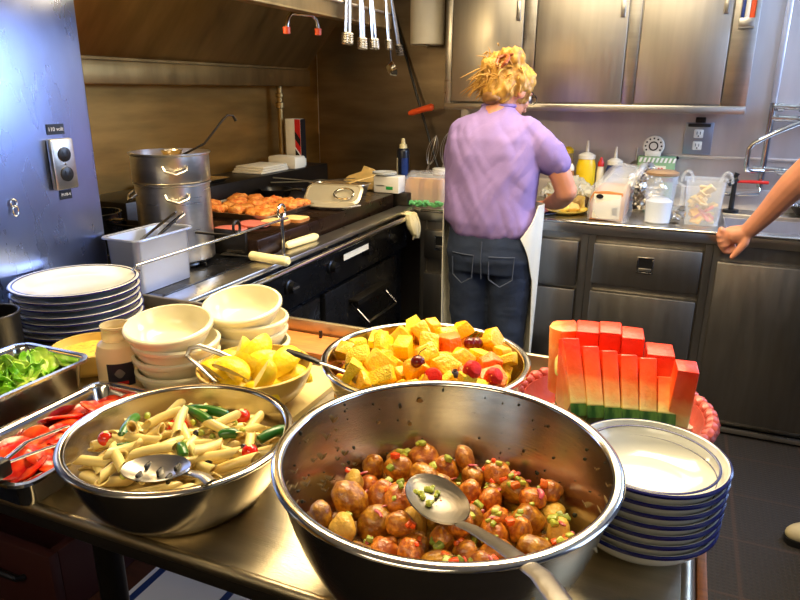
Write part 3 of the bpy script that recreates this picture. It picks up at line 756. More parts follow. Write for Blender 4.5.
def place_penne(n, rad, zf):
    for k in range(n):
        for _ in range(40):
            a = random.random() * 2 * PI; q = math.sqrt(random.random()) * rad
            x, y = q * math.cos(a), q * math.sin(a)
            if zf > AC[2] + 0.06 and ((x - 0.05) / 0.075) ** 2 + ((y + 0.09) / 0.036) ** 2 < 1: continue
            if all((x - c[0]) ** 2 + (y - c[1]) ** 2 > 0.016 ** 2 or abs(c[2] - zf) > 0.009 for c in pst): break
        pst.append((x, y, zf))
        pitch = random.gauss(0, 0.28)
        o = bpy.data.objects.new('penne', pp[k % 3]); COL.objects.link(o)
        o.location = (AC[0] + x, AC[1] + y, zf + 0.014 * (1 - (q / 0.13) ** 2) + random.uniform(0, 0.006))
        o.rotation_euler = (random.random() * 6.28, pitch, random.random() * 6.28)
        tag(o, 'penne tube in the steel pasta salad bowl', 'penne', 'penne in the pasta bowl')
place_penne(34, 0.112, AC[2] + 0.056)
place_penne(36, 0.112, AC[2] + 0.067)
place_penne(14, 0.085, AC[2] + 0.080)
def at_pasta(px, py, z): return (AC[0] + px, AC[1] + py, AC[2] + z)
for k, (px, py, r, la) in enumerate(((-0.03, 0.03, 0.0145, 'halved cherry tomato at the middle of the pasta salad, beside the green beans'), (0.035, 0.095, 0.012, 'cherry tomato near the back rim of the pasta bowl'), (0.105, 0.015, 0.011, 'cherry tomato at the side of the pasta bowl touching the potato bowl'), (-0.098, -0.035, 0.012, 'cut cherry tomato against the rim of the pasta bowl by the tomato tray'))):
    t = thing('cherry_tomato', la, 'tomato', at_pasta(px, py, 0.083))
    MB().ball((0, 0, 0), (r, r, r * 0.95), 3).build('body', TOMATO, t, local=True)
    MB().lathe([(0, r * 0.93), (r * 0.3, r * 0.92), (0, r * 0.99)], n=10).build('stem_scar', PASTA, t, local=True)
for k, (px, py, ln, ang, la) in enumerate(((-0.085, -0.005, 0.03, 2.0, 'thick green bean piece near the tomato tray side of the pasta bowl'), (-0.01, 0.075, 0.034, 0.1, 'dark green bean lying behind the middle cherry tomato'), (-0.02, 0.06, 0.032, -0.25, 'dark green bean next to the longest penne behind the tomato'), (0.115, 0.055, 0.024, 1.2, 'dark green bean at the rim of the pasta bowl nearest the potato bowl'), (0.06, 0.03, 0.012, 0.6, 'short green bean stub among the penne'), (-0.045, -0.06, 0.014, 0.9, 'short green bean stub in front in the pasta bowl'), (0.03, -0.03, 0.015, 2.4, 'short green bean stub by the slotted spoon'))):
    c = at_pasta(px, py, 0.090); dx, dy = math.cos(ang) * ln, math.sin(ang) * ln
    b = MB().tube([(c[0] + dx * s, c[1] + dy * s, c[2] + 0.004 * (1 - s * s)) for s in (-1, -0.9, -0.5, 0, 0.5, 0.9, 1)], [0.004, 0.0068, 0.0074, 0.0072, 0.0076, 0.0066, 0.003], 12)
    tag(b.build('green_bean', BEAN), la, 'green bean')
for k in range(12):
    a = random.random() * 6.28; q = 0.1 * math.sqrt(random.random()); r = random.uniform(0.004, 0.006)
    tag(MB().ball(at_pasta(q * math.cos(a), q * math.sin(a), 0.088 - q * 0.05), (r, r, r * 0.8), 2).build('olive_slice', OLIVE), 'small black olive piece in the pasta salad', 'olive', 'olive pieces in the pasta bowl')
pea = MB().ball((0, 0, 0), 0.0048, 2).mesh('pea', CELERY)
for k in range(14):
    a = random.random() * 6.28; q = 0.105 * math.sqrt(random.random())
    o = bpy.data.objects.new('pea', pea); COL.objects.link(o); o.location = at_pasta(q * math.cos(a), q * math.sin(a), 0.089 - q * 0.05)
    tag(o, 'green pea in the pasta salad', 'pea', 'peas in the pasta bowl')
zp = AC[2] + 0.099
spoon('slotted_spoon', 'slotted steel spoon lying in the front of the pasta salad', (AC[0] + 0.040, AC[1] - 0.088, zp), math.radians(15),
      [(AC[0] + 0.078, AC[1] - 0.080, zp), (AC[0] + 0.096, AC[1] - 0.080, zp + 0.003), (AC[0] + 0.112, AC[1] - 0.086, zp + 0.007), (AC[0] + 0.128, AC[1] - 0.094, zp + 0.008)], 0.044, 0.031, True, (0.006, 0.007), tilt=-0.05, m=STEEL)

random.seed(13)
# --- hotel pans with tomatoes and lettuce
def rrect(x0, y0, x1, y1, r, z, n=6):
    out = []
    for cx, cy, a0 in ((x1 - r, y1 - r, 0), (x0 + r, y1 - r, PI / 2), (x0 + r, y0 + r, PI), (x1 - r, y0 + r, 1.5 * PI)):
        for k in range(n + 1):
            a = a0 + PI / 2 * k / n; out.append((cx + r * math.cos(a), cy + r * math.sin(a), z))
    return out
def hotel_pan(name, label, x0, y0, x1, y1, zb, zt, m=CHROME, lip=0.010, cat='pan', taper=0.012):
    t = thing(name, label, cat, ((x0 + x1) / 2, (y0 + y1) / 2, zb))
    i = lip; R = []
    R.append(rrect(x0 + i + taper, y0 + i + taper, x1 - i - taper, y1 - i - taper, 0.02, zb))
    R.append(rrect(x0 + i + 0.002, y0 + i + 0.002, x1 - i - 0.002, y1 - i - 0.002, 0.022, zt - 0.006))
    R.append(rrect(x0 + i, y0 + i, x1 - i, y1 - i, 0.022, zt - 0.003))
    j = i + 0.002
    S = [rrect(x0 + j, y0 + j, x1 - j, y1 - j, 0.022, zt - 0.003), rrect(x0 + j + 0.002, y0 + j + 0.002, x1 - j - 0.002, y1 - j - 0.002, 0.022, zt - 0.007), rrect(x0 + j + taper, y0 + j + taper, x1 - j - taper, y1 - j - taper, 0.02, zb + 0.002)]
    MB().rings(R + S).build('body', m, t)
    b = MB(); L = []
    L += [rrect(x0 + i, y0 + i, x1 - i, y1 - i, 0.022, zt - 0.002), rrect(x0 + i - 0.002, y0 + i - 0.002, x1 - i + 0.002, y1 - i + 0.002, 0.023, zt), rrect(x0 + 0.001, y0 + 0.001, x1 - 0.001, y1 - 0.001, 0.03, zt), rrect(x0, y0, x1, y1, 0.03, zt - 0.004), rrect(x0 + 0.002, y0 + 0.002, x1 - 0.002, y1 - 0.002, 0.03, zt - 0.004), rrect(x0 + i - 0.003, y0 + i - 0.003, x1 - i + 0.003, y1 - i + 0.003, 0.023, zt - 0.002)]
    b.rings(L, cap=False, closed=True); b.build('rim', m, t)
    return t
hotel_pan('steel_tray', 'steel tray of sliced red tomatoes at the front of the table', -0.923, 0.497, -0.744, 0.803, TZ, 0.948)
hotel_pan('steel_pan', 'deeper steel pan of chopped lettuce beside the tomato tray', -1.112, 0.497, -0.927, 0.803, TZ, 0.992)
sl = []
for k in range(3):
    b = MB().lathe([(0, 0), (0.026, 0), (0.029, 0.003), (0.026, 0.006), (0, 0.006)], n=24).jitter(0.003, 40, k); sl.append(b.mesh('tomato_slice', TOMATO_CUT, 50))
k = 0
for row, yy in enumerate((0.557, 0.59, 0.625, 0.66, 0.695, 0.73, 0.757)):
    for c, xx in enumerate((-0.882, -0.86, -0.835, -0.81, -0.788)):
        o = bpy.data.objects.new('tomato_slice', sl[k % 3]); COL.objects.link(o)
        o.location = (xx + random.uniform(-0.006, 0.006), yy + random.uniform(-0.008, 0.008), 0.912 + 0.011 * (1 - abs(c - 2) / 3) + 0.004 * (k % 3) + random.uniform(0, 0.004))
        o.rotation_euler = (random.uniform(0.05, 0.5), random.uniform(-0.45, 0.45), random.random() * 6.28)
        tag(o, 'overlapping red tomato slice in the steel tray', 'tomato', 'tomato slices in the tray'); k += 1
b = MB()
tg = thing('serving_tongs', 'thin steel serving tongs lying on the tomato slices', 'tongs', (-0.80, 0.60, 0.95))
for s, p in ((1, [(-0.80, 0.515, 0.965), (-0.835, 0.58, 0.955), (-0.845, 0.66, 0.94)]), (-1, [(-0.795, 0.515, 0.965), (-0.80, 0.58, 0.952), (-0.79, 0.67, 0.936)])):
    MB().tube(p, [0.005, 0.0045, 0.004], 8, flat=0.35).build('arm', CHROME, tg)
MB().box((-0.806, 0.488, 0.950), (-0.784, 0.520, 0.974), 0.004).build('grip', BLACK, tg)
def leaf(seed, s):
    rnd = random.Random(seed); w = rnd.uniform(0.6, 0.95)
    def f(u, v):
        x = (u - 0.5) * 2; y = (v - 0.5) * 2
        wid = math.sqrt(max(0.03, 1 - x * x * 0.9)) * w
        z = 0.35 * (y * wid) ** 2 + 0.12 * math.sin(7 * x + seed) * abs(y) + 0.10 * math.sin(9 * y + 3 * x + seed) + 0.3 * x * x
        return (x * s, y * wid * s, z * s)
    return MB().sheet(f, 14, 12, 0.0012)
lv = [leaf(k, 0.034).mesh('lettuce_leaf', LETTUCE, 60) for k in range(5)]
for k in range(58):
    o = bpy.data.objects.new('lettuce_leaf', lv[k % 5]); COL.objects.link(o); sc = random.uniform(0.65, 1.05)
    o.location = (random.uniform(-1.065, -0.975), random.uniform(0.535, 0.765), 0.943 + 0.034 * random.random() + (0.018 if k > 44 else 0))
    o.rotation_euler = (random.uniform(-0.9, 0.9), random.uniform(-0.9, 0.9), random.random() * 6.28); o.scale = (sc, sc, sc)
    tag(o, 'crinkled green lettuce piece heaped in the deep steel pan', 'lettuce', 'lettuce pieces in the pan')
bed = MB().rings([rrect(-1.085, 0.525, -0.955, 0.775, 0.02, 0.915), rrect(-1.088, 0.522, -0.952, 0.778, 0.02, 0.94)]).jitter(0.008, 40, 1)
tag(bed.build('shredded_lettuce', LETTUCE), 'shredded lettuce filling the bottom of the deep pan', 'lettuce', kind='stuff')

random.seed(14)
# --- lemons
MB_b = thing('cutting_board', 'beige plastic cutting board under the lemon bowl', 'cutting board', (-0.69, 0.95, TZ))
tag(MB().rings([rrect(-0.80, 0.80, -0.565, 1.085, 0.03, TZ), rrect(-0.80, 0.80, -0.565, 1.085, 0.03, TZ + 0.010)]).build('board', BEIGE, MB_b))
MB().rings([rrect(-0.78, 0.815, -0.585, 0.835, 0.008, TZ + 0.0101), rrect(-0.78, 0.815, -0.585, 0.835, 0.008, TZ + 0.0106)]).build('grip_slot', PALEWOOD, MB_b)
LC = (-0.66, 0.905, TZ + 0.0105)
def china_bowl(name, label, c, R, h, base, m, wall=0.004, umax=1.25, rimband=None, foot=0.004, group=None, rot=None, cat='bowl'):
    t = thing(name, label, cat, c, group, rot)
    cv = bowl_curve(R, h - foot, base, umax, z0=foot)
    inner = [(max(0.001, r - wall * (1 if i else 1)), z + wall * (1 - 0.7 * i / len(cv))) for i, (r, z) in enumerate(cv)]
    prof = [(0, foot * 0.6), (base * 0.86, foot * 0.6), (base * 0.9, 0), (base, 0)] + cv
    prof += [(R - wall * 0.15, h + 0.0012), (R - wall * 0.5, h + 0.0018), (R - wall * 0.85, h + 0.0012)] + inner[::-1] + [(0, inner[0][1])]
    MB().lathe(prof, n=72).build('body', m, t, local=True)
    return t, inner
lb, lin_ = china_bowl('lemon_bowl', 'mustard yellow china bowl of lemon wedges', LC, 0.102, 0.068, 0.05, YELLOWB, 0.005)
def wedge_meshes():
    R = 0.030; out = []
    def sec(rad, a0, a1, n=9, m=9):
        R_ = []
        for i in range(m + 1):
            th = PI * i / m; zc = -math.cos(th) * rad * 1.25; rr = math.sin(th) * rad + 1e-4
            R_.append([(0, 0, zc * 0.98)] + [(rr * math.cos(a0 + (a1 - a0) * k / n), rr * math.sin(a0 + (a1 - a0) * k / n), zc) for k in range(n + 1)])
        return R_
    fl_ = MB().rings(sec(R * 0.93, -0.78, 0.78)).mesh('flesh', LEMON_F, 40)
    def peel(u, v):
        th = 0.02 + (PI - 0.04) * u; a = -0.8 + 1.6 * v
        return (math.sin(th) * R * math.cos(a), math.sin(th) * R * math.sin(a), -math.cos(th) * R * 1.28)
    pl_ = MB().sheet(peel, 12, 8, 0.0022).mesh('peel', LEMON, 60)
    return fl_, pl_
FLM, PLM = wedge_meshes()
lt = thing('lemon_wedge', 'juicy lemon wedge in the mustard yellow bowl', 'lemon', (0, 0, 0), 'lemon wedges in the yellow bowl')
for nm, me in (('flesh', FLM), ('peel', PLM)):
    o = bpy.data.objects.new(nm, me); COL.objects.link(o); o.parent = lt
lballs = pack(LC, lin_, LC[2] + 0.018, [0.0185] * 34, Rmax=0.086, dome=0.01, zmax=1.0)
for k, (x, y, z, r) in enumerate(lballs):
    rot = (random.uniform(-0.7, 0.7) + (PI / 2 if k % 2 else 0), random.uniform(-0.8, 0.8) - PI / 2 * (k % 3 == 0), random.random() * 6.28)
    if k == 0: lt.location = (x, y, z); lt.rotation_euler = rot
    else: dup(lt, (x, y, z), rot)
tl = thing('lemon_tongs', 'bent steel tongs standing in the lemon bowl', 'tongs', (-0.70, 0.86, 0.96))
ap = Vector((-0.762, 0.862, 1.008))
MB().tube([(-0.690, 0.837, 0.968), (-0.735, 0.845, 0.990), ap + Vector((-0.004, -0.008, -0.010)), ap + Vector((-0.003, 0.0, 0.002)), ap + Vector((0.008, 0.012, 0.004)), (-0.72, 0.885, 1.0), (-0.655, 0.885, 0.985)],
          0.0052, 8, flat=0.35).build('spring_arms', STEEL, tl)
MB().tube([(-0.655, 0.885, 0.985), (-0.648, 0.885, 0.981), (-0.640, 0.885, 0.974)], [0.006, 0.008, 0.006], 8, flat=0.3).build('tip', STEEL, tl)

random.seed(16)
# --- fruit salad
FC = (-0.361, 0.972, TZ)
fb, fin = steel_bowl('fruit_bowl', 'wide steel bowl heaped with yellow and orange fruit salad', FC, 0.176, 0.12, 0.085, 1.2)
bed = MB().lathe([(0, 0.05), (0.06, 0.05), (curve_r(fin, 0.048) - 0.003, 0.045), (curve_r(fin, 0.02) - 0.003, 0.02), (0, 0.02)], FC, 32).jitter(0.006, 40, 8)
tag(bed.build('fruit_pulp', PINE), 'wet pineapple pulp at the bottom of the fruit bowl', 'fruit', kind='stuff')
fm = {}
for nm, m_ in (('mango_chunk', MANGO), ('pineapple_chunk', PINE), ('melon_chunk', MELON)):
    fm[nm] = []
    for k in range(4):
        if nm == 'pineapple_chunk':
            b = MB().prism([(-1.1, -0.45), (1.1, -0.65), (1.0, 0.65), (-1.05, 0.35)], -0.75, 0.75, bev=0.14)
        else: b = MB().prism([(-1.1, -0.7), (0.9, -0.95), (1.2, 0.5), (0.1, 1.0), (-1.0, 0.7)], -0.72, 0.72, bev=0.2)
        b.jitter(0.42, 0.8, k + 3); fm[nm].append(b.mesh(nm, m_, 42))
FL = {'mango_chunk': ('deep yellow mango chunk in the fruit salad', 'mango', 'mango chunks in the fruit bowl'),
      'pineapple_chunk': ('pale yellow pineapple wedge in the fruit salad', 'pineapple', 'pineapple wedges in the fruit bowl'),
      'melon_chunk': ('orange melon chunk in the fruit salad', 'melon', 'orange melon chunks in the fruit bowl')}
fballs = pack(FC, fin, FC[2] + 0.04, [random.uniform(0.017, 0.025) for _ in range(130)], Rmax=0.158, dome=0.0, zmax=1.036)
for k, (x, y, z, r) in enumerate(fballs):
    right = x - FC[0] > 0.06 and y < FC[1] + 0.04
    nm = 'melon_chunk' if (random.random() < (0.4 if right else 0.07)) else random.choice(('mango_chunk', 'pineapple_chunk', 'mango_chunk', 'pineapple_chunk'))
    o = bpy.data.objects.new(nm, fm[nm][k % 4]); COL.objects.link(o); o.location = (x, y, z)
    o.rotation_euler = rrot(); s = r * 0.98; o.scale = (s, s, s)
    la, ca, gr = FL[nm]; tag(o, la, ca, gr)
def on_fruit(dx, dy, up): 
    return (FC[0] + dx, FC[1] + dy, top_at(fballs, FC[0] + dx, FC[1] + dy, FC[2] + 0.09) + up)
for dx, dy, la in ((0.045, -0.088, 'halved strawberry at the front of the fruit salad'), (-0.01, -0.035, 'strawberry piece near the black spoon side of the fruit salad'), (0.13, -0.05, 'strawberry at the basket side of the fruit bowl rim'), (0.105, -0.085, 'strawberry in front of the orange melon chunks')):
    c = on_fruit(dx, dy, 0.005); t = thing('strawberry', la, 'strawberry', c, rot=(0.9, 0.2, dx * 9))
    MB().lathe([(0, -0.017), (0.007, -0.013), (0.013, -0.003), (0.0145, 0.006), (0.010, 0.013), (0, 0.015)], n=20).build('body', BERRY, t, local=True)
    b = MB()
    for q in range(18):
        a = q * 2.4; zz = -0.012 + 0.022 * (q / 18); rr = 0.0138 * math.sqrt(max(0.1, 1 - ((zz - 0.004) / 0.019) ** 2)); b.ball((rr * math.cos(a), rr * math.sin(a), zz), 0.0008, 1)
    tag(b.build('seeds', PINE, t, local=True), kind='stuff')
for k, (dx, dy, la) in enumerate(((0.055, 0.075, 'dark glossy cherry on top of the fruit heap at the back'), (0.064, 0.085, 'second dark cherry beside the topmost cherry'), (0.018, -0.082, 'dark cherry at the front of the fruit salad beside the strawberry'), (-0.115, -0.075, 'dark cherry near the black handled spoon'))):
    c = on_fruit(dx, dy, 0.002); t = thing('cherry', la, 'cherry', c)
    MB().ball((0, 0, 0), (0.0115, 0.0115, 0.0105), 3).build('body', CHERRY, t, local=True)
    MB().tube([(0, 0, 0.009), (0.004, 0, 0.018), (0.012, 0.003, 0.024)], 0.0008, 6).build('stem', BEAN, t, local=True)
for k, (dx, dy, la) in enumerate(((0.03, -0.066, 'blueberry between strawberry and mango at the front of the fruit'), (0.075, -0.07, 'blueberry near the middle front of the fruit salad'), (0.12, -0.09, 'blueberry beside the strawberries at the basket side'), (0.09, -0.115, 'lowest blueberry near the front rim of the fruit bowl'))):
    c = on_fruit(dx, dy, 0.004); t = thing('blueberry', la, 'blueberry', c)
    MB().ball((0, 0, 0), (0.0075, 0.0075, 0.0065), 2).build('body', BLUEB, t, local=True)
    MB().lathe([(0.0028, 0.006), (0.0034, 0.0078), (0.0022, 0.0062)], n=10).build('crown', BLUEB, t, local=True)
ft = thing('fruit_spoon', 'serving spoon with black handle leaning on the fruit bowl rim', 'spoon', (-0.51, 0.86, 1.03))
MB().tube([(-0.570, 0.875, 1.034), (-0.545, 0.865, 1.034), (-0.515, 0.858, 1.033), (-0.497, 0.855, 1.031)], [0.004, 0.0072, 0.0068, 0.005], 12, flat=0.6).build('handle', BLACK, ft)
MB().tube([(-0.499, 0.855, 1.031), (-0.47, 0.853, 1.028), (-0.44, 0.856, 1.02)], [0.004, 0.004, 0.005], 8, flat=0.45).build('neck', STEEL, ft)
MB().ball((-0.418, 0.862, 1.012), (0.028, 0.018, 0.005), 2).build('spoon_bowl', STEEL, ft)

# --- watermelon in the coral basket
KC = (-0.062, 1.045, TZ)
kb = thing('basket', 'coral basket with scalloped rim holding watermelon slices', 'basket', KC)
cv = bowl_curve(0.148, 0.052, 0.10, 1.2)
MB().lathe([(0, 0)] + cv + [(r - 0.006, z + 0.003) for r, z in cv[::-1]] + [(0, 0.005)], KC, 64).build('body', TERRA, kb)
b = MB()
for k in range(40):
    a = 2 * PI * k / 40
    b.tube([(KC[0] + 0.150 * math.cos(a + s * 0.09) + 0.004 * math.cos(a), KC[1] + 0.150 * math.sin(a + s * 0.09) + 0.004 * math.sin(a), KC[2] + 0.053 + 0.006 * s) for s in (-1, -0.5, 0, 0.5, 1)], [0.005, 0.0105, 0.012, 0.0105, 0.005], 8)
b.build('woven_rim', TERRA, kb)
b = MB()
for k in range(150):
    a = random.random() * 6.28; q = 0.125 * math.sqrt(random.random())
    b.ball((KC[0] + q * math.cos(a), KC[1] + q * math.sin(a), KC[2] + 0.016 + random.random() * 0.010), random.uniform(0.006, 0.011), 1)
tag(b.build('crushed_ice', ICE), 'crushed ice under the watermelon in the coral basket', 'ice', kind='stuff')
def melon_slice(name, label, loc, H, Wb, Wt, th, rot, lean=0.0, rind=True, zoff=0.0):
    """a flat cut of watermelon: profile in local YZ (rind along the bottom), thickness along local X"""
    t = thing(name, label, 'watermelon', loc, None, rot)
    n = 10; z0 = 0.009 + zoff
    def bot(y, off): return off + 0.016 * (2 * y / Wb) ** 2
    ys = [-Wb / 2 + Wb * k / n for k in range(n + 1)]
    prof = [(y, bot(y, z0)) for y in ys] + [(Wt / 2 + lean, H), (-Wt / 2 + lean, H)]
    Mx = Matrix(((0, 0, 1, 0), (1, 0, 0, 0), (0, 1, 0, 0), (0, 0, 0, 1)))
    MB().prism(prof, -th / 2, th / 2, Mx, 0.0022).jitter(0.002, 60, int(loc[0] * 1000)).build('flesh', FLESH, t, local=True)
    if rind:
        pr = [(y, bot(y, z0 - 0.0004)) for y in ys] + [(y * 1.02, bot(y, -0.009)) for y in ys[::-1]]
        MB().prism(pr, -th / 2 - 0.0004, th / 2 + 0.0004, Mx).build('rind', RIND, t, local=True)
    return t
zb = KC[2] + 0.042
ang = 0.30
ord_ = ['first', 'second', 'third', 'fourth', 'fifth', 'sixth']
for k in range(6):
    x = -0.112 + 0.0262 * k; y = 0.955 + 0.004 * k
    H = (0.124, 0.114, 0.110, 0.106, 0.104, 0.078)[k]
    melon_slice('watermelon_slice', ord_[k] + ' watermelon slice of the front row, counted from the potato bowl side', (x, y, zb + 0.022), H, 0.090 - 0.004 * k, 0.030, 0.0245, (-0.42, 0, 0.42 - 0.05 * k), lean=-0.004)
melon_slice('watermelon_slice', 'tall single watermelon slice at the soup bowl side of the basket', (0.033, 0.985, zb + 0.018), 0.112, 0.05, 0.036, 0.030, (0.10, 0.06, 0.15), rind=False)
melon_slice('watermelon_slice', 'broad watermelon slice with pale rind edge, by the fruit bowl', (-0.215, 1.055, zb + 0.066), 0.094, 0.055, 0.055, 0.118, (0.0, 1.52, 0.35), rind=False, zoff=0.037)
melon_slice('watermelon_slice', 'short watermelon block lying against the broad slice by the fruit bowl', (-0.138, 1.01, zb + 0.058), 0.05, 0.045, 0.035, 0.034, (0.2, 0.3, 0.6), rind=False)
for k, (x, y, H, th, la) in enumerate(((-0.112, 1.075, 0.132, 0.036, 'watermelon slice with a pale corner in the back row'), (-0.077, 1.078, 0.135, 0.034, 'second watermelon slice of the back row, behind the third front slice'), (-0.042, 1.08, 0.130, 0.034, 'third watermelon slice of the back row, tallest flat top'), (0.002, 1.07, 0.112, 0.042, 'lower broad watermelon slice behind the tall single slice'))):
    melon_slice('watermelon_slice', la, (x, y, zb + 0.004), H, 0.06, 0.05, th, (0.04, 0.0, 0.12), rind=False)

random.seed(17)
# --- stacks of china
def plate_proto(R):
    t = thing('dinner_plate', 'x', 'plate', (0, 0, 0), 'stacked dinner plates')
    MB().lathe([(0, 0.002), (R * 0.55, 0.002), (R * 0.58, 0), (R * 0.62, 0), (R * 0.66, 0.004), (R * 0.98, 0.017), (R, 0.0185), (R * 0.99, 0.0205), (R * 0.96, 0.0205), (R * 0.68, 0.008), (R * 0.6, 0.0055), (0, 0.005)], n=96).build('body', CHINA, t, local=True)
    b = MB()
    for r0, z0, tk in ((R * 0.945, 0.0200, 0.0022), ):
        b.tube([(r0 * math.cos(a), r0 * math.sin(a), z0 - 0.0002) for a in [k * PI / 48 for k in range(96)]], tk, 6, closed=True, flat=0.4)
    b.build('inner_band', NAVY, t, local=True)
    MB().tube([((R + 0.0002) * math.cos(a), (R + 0.0002) * math.sin(a), 0.0180) for a in [k * PI / 48 for k in range(96)]], 0.0021, 6, closed=True).build('edge_band', NAVY, t, local=True)
    return t
pp_ = plate_proto(0.14)
ords = ['lowest', 'second lowest', 'third lowest', 'middle', 'third from top', 'second from top', 'topmost']
for k in range(7):
    la = 'white blue-rimmed dinner plate, %s of the stack by the tall cabinet' % ords[k]
    p = (-1.283 + random.uniform(-0.002, 0.002), 1.085 + random.uniform(-0.002, 0.002), TZ + 0.0166 * k)
    if k == 0: pp_.location = p; pp_['label'] = la
    else: dup(pp_, p, label=la)
sb, _ = china_bowl('soup_bowl', 'x', (0, 0, 0), 0.091, 0.040, 0.045, CHINA, 0.003, 1.15, group='stacked soup bowls')
R = 0.091
MB().tube([((R - 0.0005) * math.cos(a), (R - 0.0005) * math.sin(a), 0.0395) for a in [k * PI / 48 for k in range(96)]], 0.0027, 6, closed=True).build('edge_band', NAVY, sb, local=True)
MB().tube([((R - 0.0115) * math.cos(a), (R - 0.0115) * math.sin(a), 0.0372) for a in [k * PI / 48 for k in range(96)]], 0.0019, 6, closed=True, flat=0.5).build('inner_band', NAVY, sb, local=True)
for k in range(7):
    la = 'white soup bowl with blue bands, %s of the stack at the table corner' % ords[k]
    p = (0.003 + 0.0006 * k, 0.785, TZ + 0.0136 * k)
    if k == 0: sb.location = p; sb['label'] = la
    else: dup(sb, p, label=la)
wb, _ = china_bowl('cereal_bowl', 'x', (0, 0, 0), 0.0785, 0.050, 0.045, CERAMIC, 0.0045, 1.1, group='stacked cream bowls')
MB().lathe([(0.0790, 0.041), (0.0805, 0.043), (0.0805, 0.049), (0.0785, 0.0512), (0.0760, 0.0512)], n=72).build('rim_band', CERAMIC, wb, local=True)
o4 = ['lowest', 'second lowest', 'second from top', 'topmost']
first = True
for st, (cx, cy, where) in enumerate(((-0.835, 0.905, 'front stack beside the dressing bottle'), (-0.785, 1.065, 'back stack near the lemon bowl'))):
    for k in range(4):
        la = 'plain cream bowl, %s of the %s' % (o4[k], where)
        p = (cx + (0.003, -0.002, 0.002, -0.006)[k], cy + (0, 0.003, -0.002, -0.004)[k], TZ + 0.0275 * k + 0.004 * (k == 3))
        rt = ((0, 0), (0.02, 0), (0.0, 0.03), (0.13 + 0.06 * st, 0.05))[k] + (0,)
        if first: wb.location = p; wb['label'] = la; first = False
        else: dup(wb, p, rt, label=la)

# --- dressing bottle, relish bowl, black pot, wooden board
bo = thing('dressing_bottle', 'glass bottle of creamy dressing with dark label, between the bowls and the pans', 'bottle', (-0.935, 0.862, TZ))
BP = (-0.935, 0.862, TZ)
MB().lathe([(0, 0), (0.038, 0), (0.041, 0.004), (0.041, 0.078), (0.036, 0.095), (0.026, 0.102), (0.0255, 0.104), (0, 0.104)], BP, 40).build('dressing', SAUCE, bo)
MB().lathe([(0.0255, 0.1045), (0.027, 0.106), (0.0262, 0.124), (0.028, 0.126), (0.028, 0.131), (0.0245, 0.131), (0.0235, 0.126), (0.0235, 0.103)], BP, 40).build('neck', clear_mat('cloudy_glass', (214, 196, 150), 0.6, 0.2), bo)
def lab(u, v):
    a = -1.35 + 1.15 * u - 0.0; return (BP[0] + 0.0416 * math.cos(a), BP[1] + 0.0416 * math.sin(a), BP[2] + 0.022 + 0.045 * v)
lo_ = MB().sheet(lab, 12, 2, 0.0004).build('label', mat('dark_print', (34, 26, 40), 0.5), bo)
def lab2(u, v):
    a = -1.1 + 0.6 * u; return (BP[0] + 0.0422 * math.cos(a), BP[1] + 0.0422 * math.sin(a), BP[2] + 0.026 + 0.006 * v)
MB().sheet(lab2, 6, 1, 0.0003).build('label_stripe', RED, lo_)
def lab3(u, v):
    a = -1.05 + 0.45 * u; s = math.sin(PI * u); return (BP[0] + 0.0422 * math.cos(a), BP[1] + 0.0422 * math.sin(a), BP[2] + 0.048 + (v - 0.5) * 0.018 * s)
MB().sheet(lab3, 10, 3, 0.0003).build('label_emblem', mat('label_grey', (120, 110, 104), 0.5), lo_)
rb_, rin = china_bowl('relish_bowl', 'mustard yellow bowl of speckled relish behind the lettuce pan', (-1.063, 0.909, TZ), 0.074, 0.052, 0.045, YELLOWB, 0.005)
tag(MB().lathe([(0, 0.043), (0.05, 0.042), (curve_r(rin, 0.038) - 0.001, 0.038), (curve_r(rin, 0.02) - 0.002, 0.02), (0, 0.02)], (-1.063, 0.909, TZ), 40).jitter(0.003, 60, 2).build('relish', RELISH), 'yellow speckled relish in the small yellow bowl', 'relish', kind='stuff')
kp = thing('black_pot', 'small black pot at the edge of the picture beside the plates', 'pot', (-1.296, 0.872, TZ))
MB().lathe([(0, 0), (0.05, 0), (0.055, 0.006), (0.056, 0.098), (0.0575, 0.1), (0.0535, 0.1), (0.052, 0.008), (0, 0.006)], (-1.296, 0.872, TZ), 40).build('body', BLACK, kp)
MB().tube([(-1.296 + 0.0565 * math.cos(a), 0.872 + 0.0565 * math.sin(a), TZ + 0.1) for a in [k * PI / 24 for k in range(48)]], 0.0025, 8, closed=True).build('rim', BLACK, kp)
ws = thing('wooden_spoon', 'reddish handled spoon with pale tip standing in the small black pot', 'spoon', (-1.30, 0.88, TZ + 0.02))
MB().tube([(-1.268, 0.872, TZ + 0.02), (-1.278, 0.868, TZ + 0.07), (-1.293, 0.862, TZ + 0.125)], [0.010, 0.009, 0.007], 10, flat=0.5).build('blade', MUSTARD, ws)
MB().tube([(-1.291, 0.863, TZ + 0.115), (-1.30, 0.855, TZ + 0.15), (-1.306, 0.848, TZ + 0.18), (-1.311, 0.842, TZ + 0.20), (-1.314, 0.84, TZ + 0.212)], [0.012, 0.019, 0.021, 0.018, 0.008], 14).build('handle', PINKWOOD, ws)
wdb = thing('wooden_board', 'long orange brown wooden board along the back lip of the table', 'board', (-0.8, 1.18, TZ))
MB().box((-1.13, 1.125, TZ), (-0.45, 1.226, TZ + 0.018), 0.003).build('board', WOOD, wdb)
MB().tube([(-0.70, 1.21, TZ + 0.018), (-0.70, 1.21, TZ + 0.034)], 0.004, 10).build('peg', BLACK, wdb)

# ------------------------------------------------------------------ things on and over the range
GZ = 0.9725
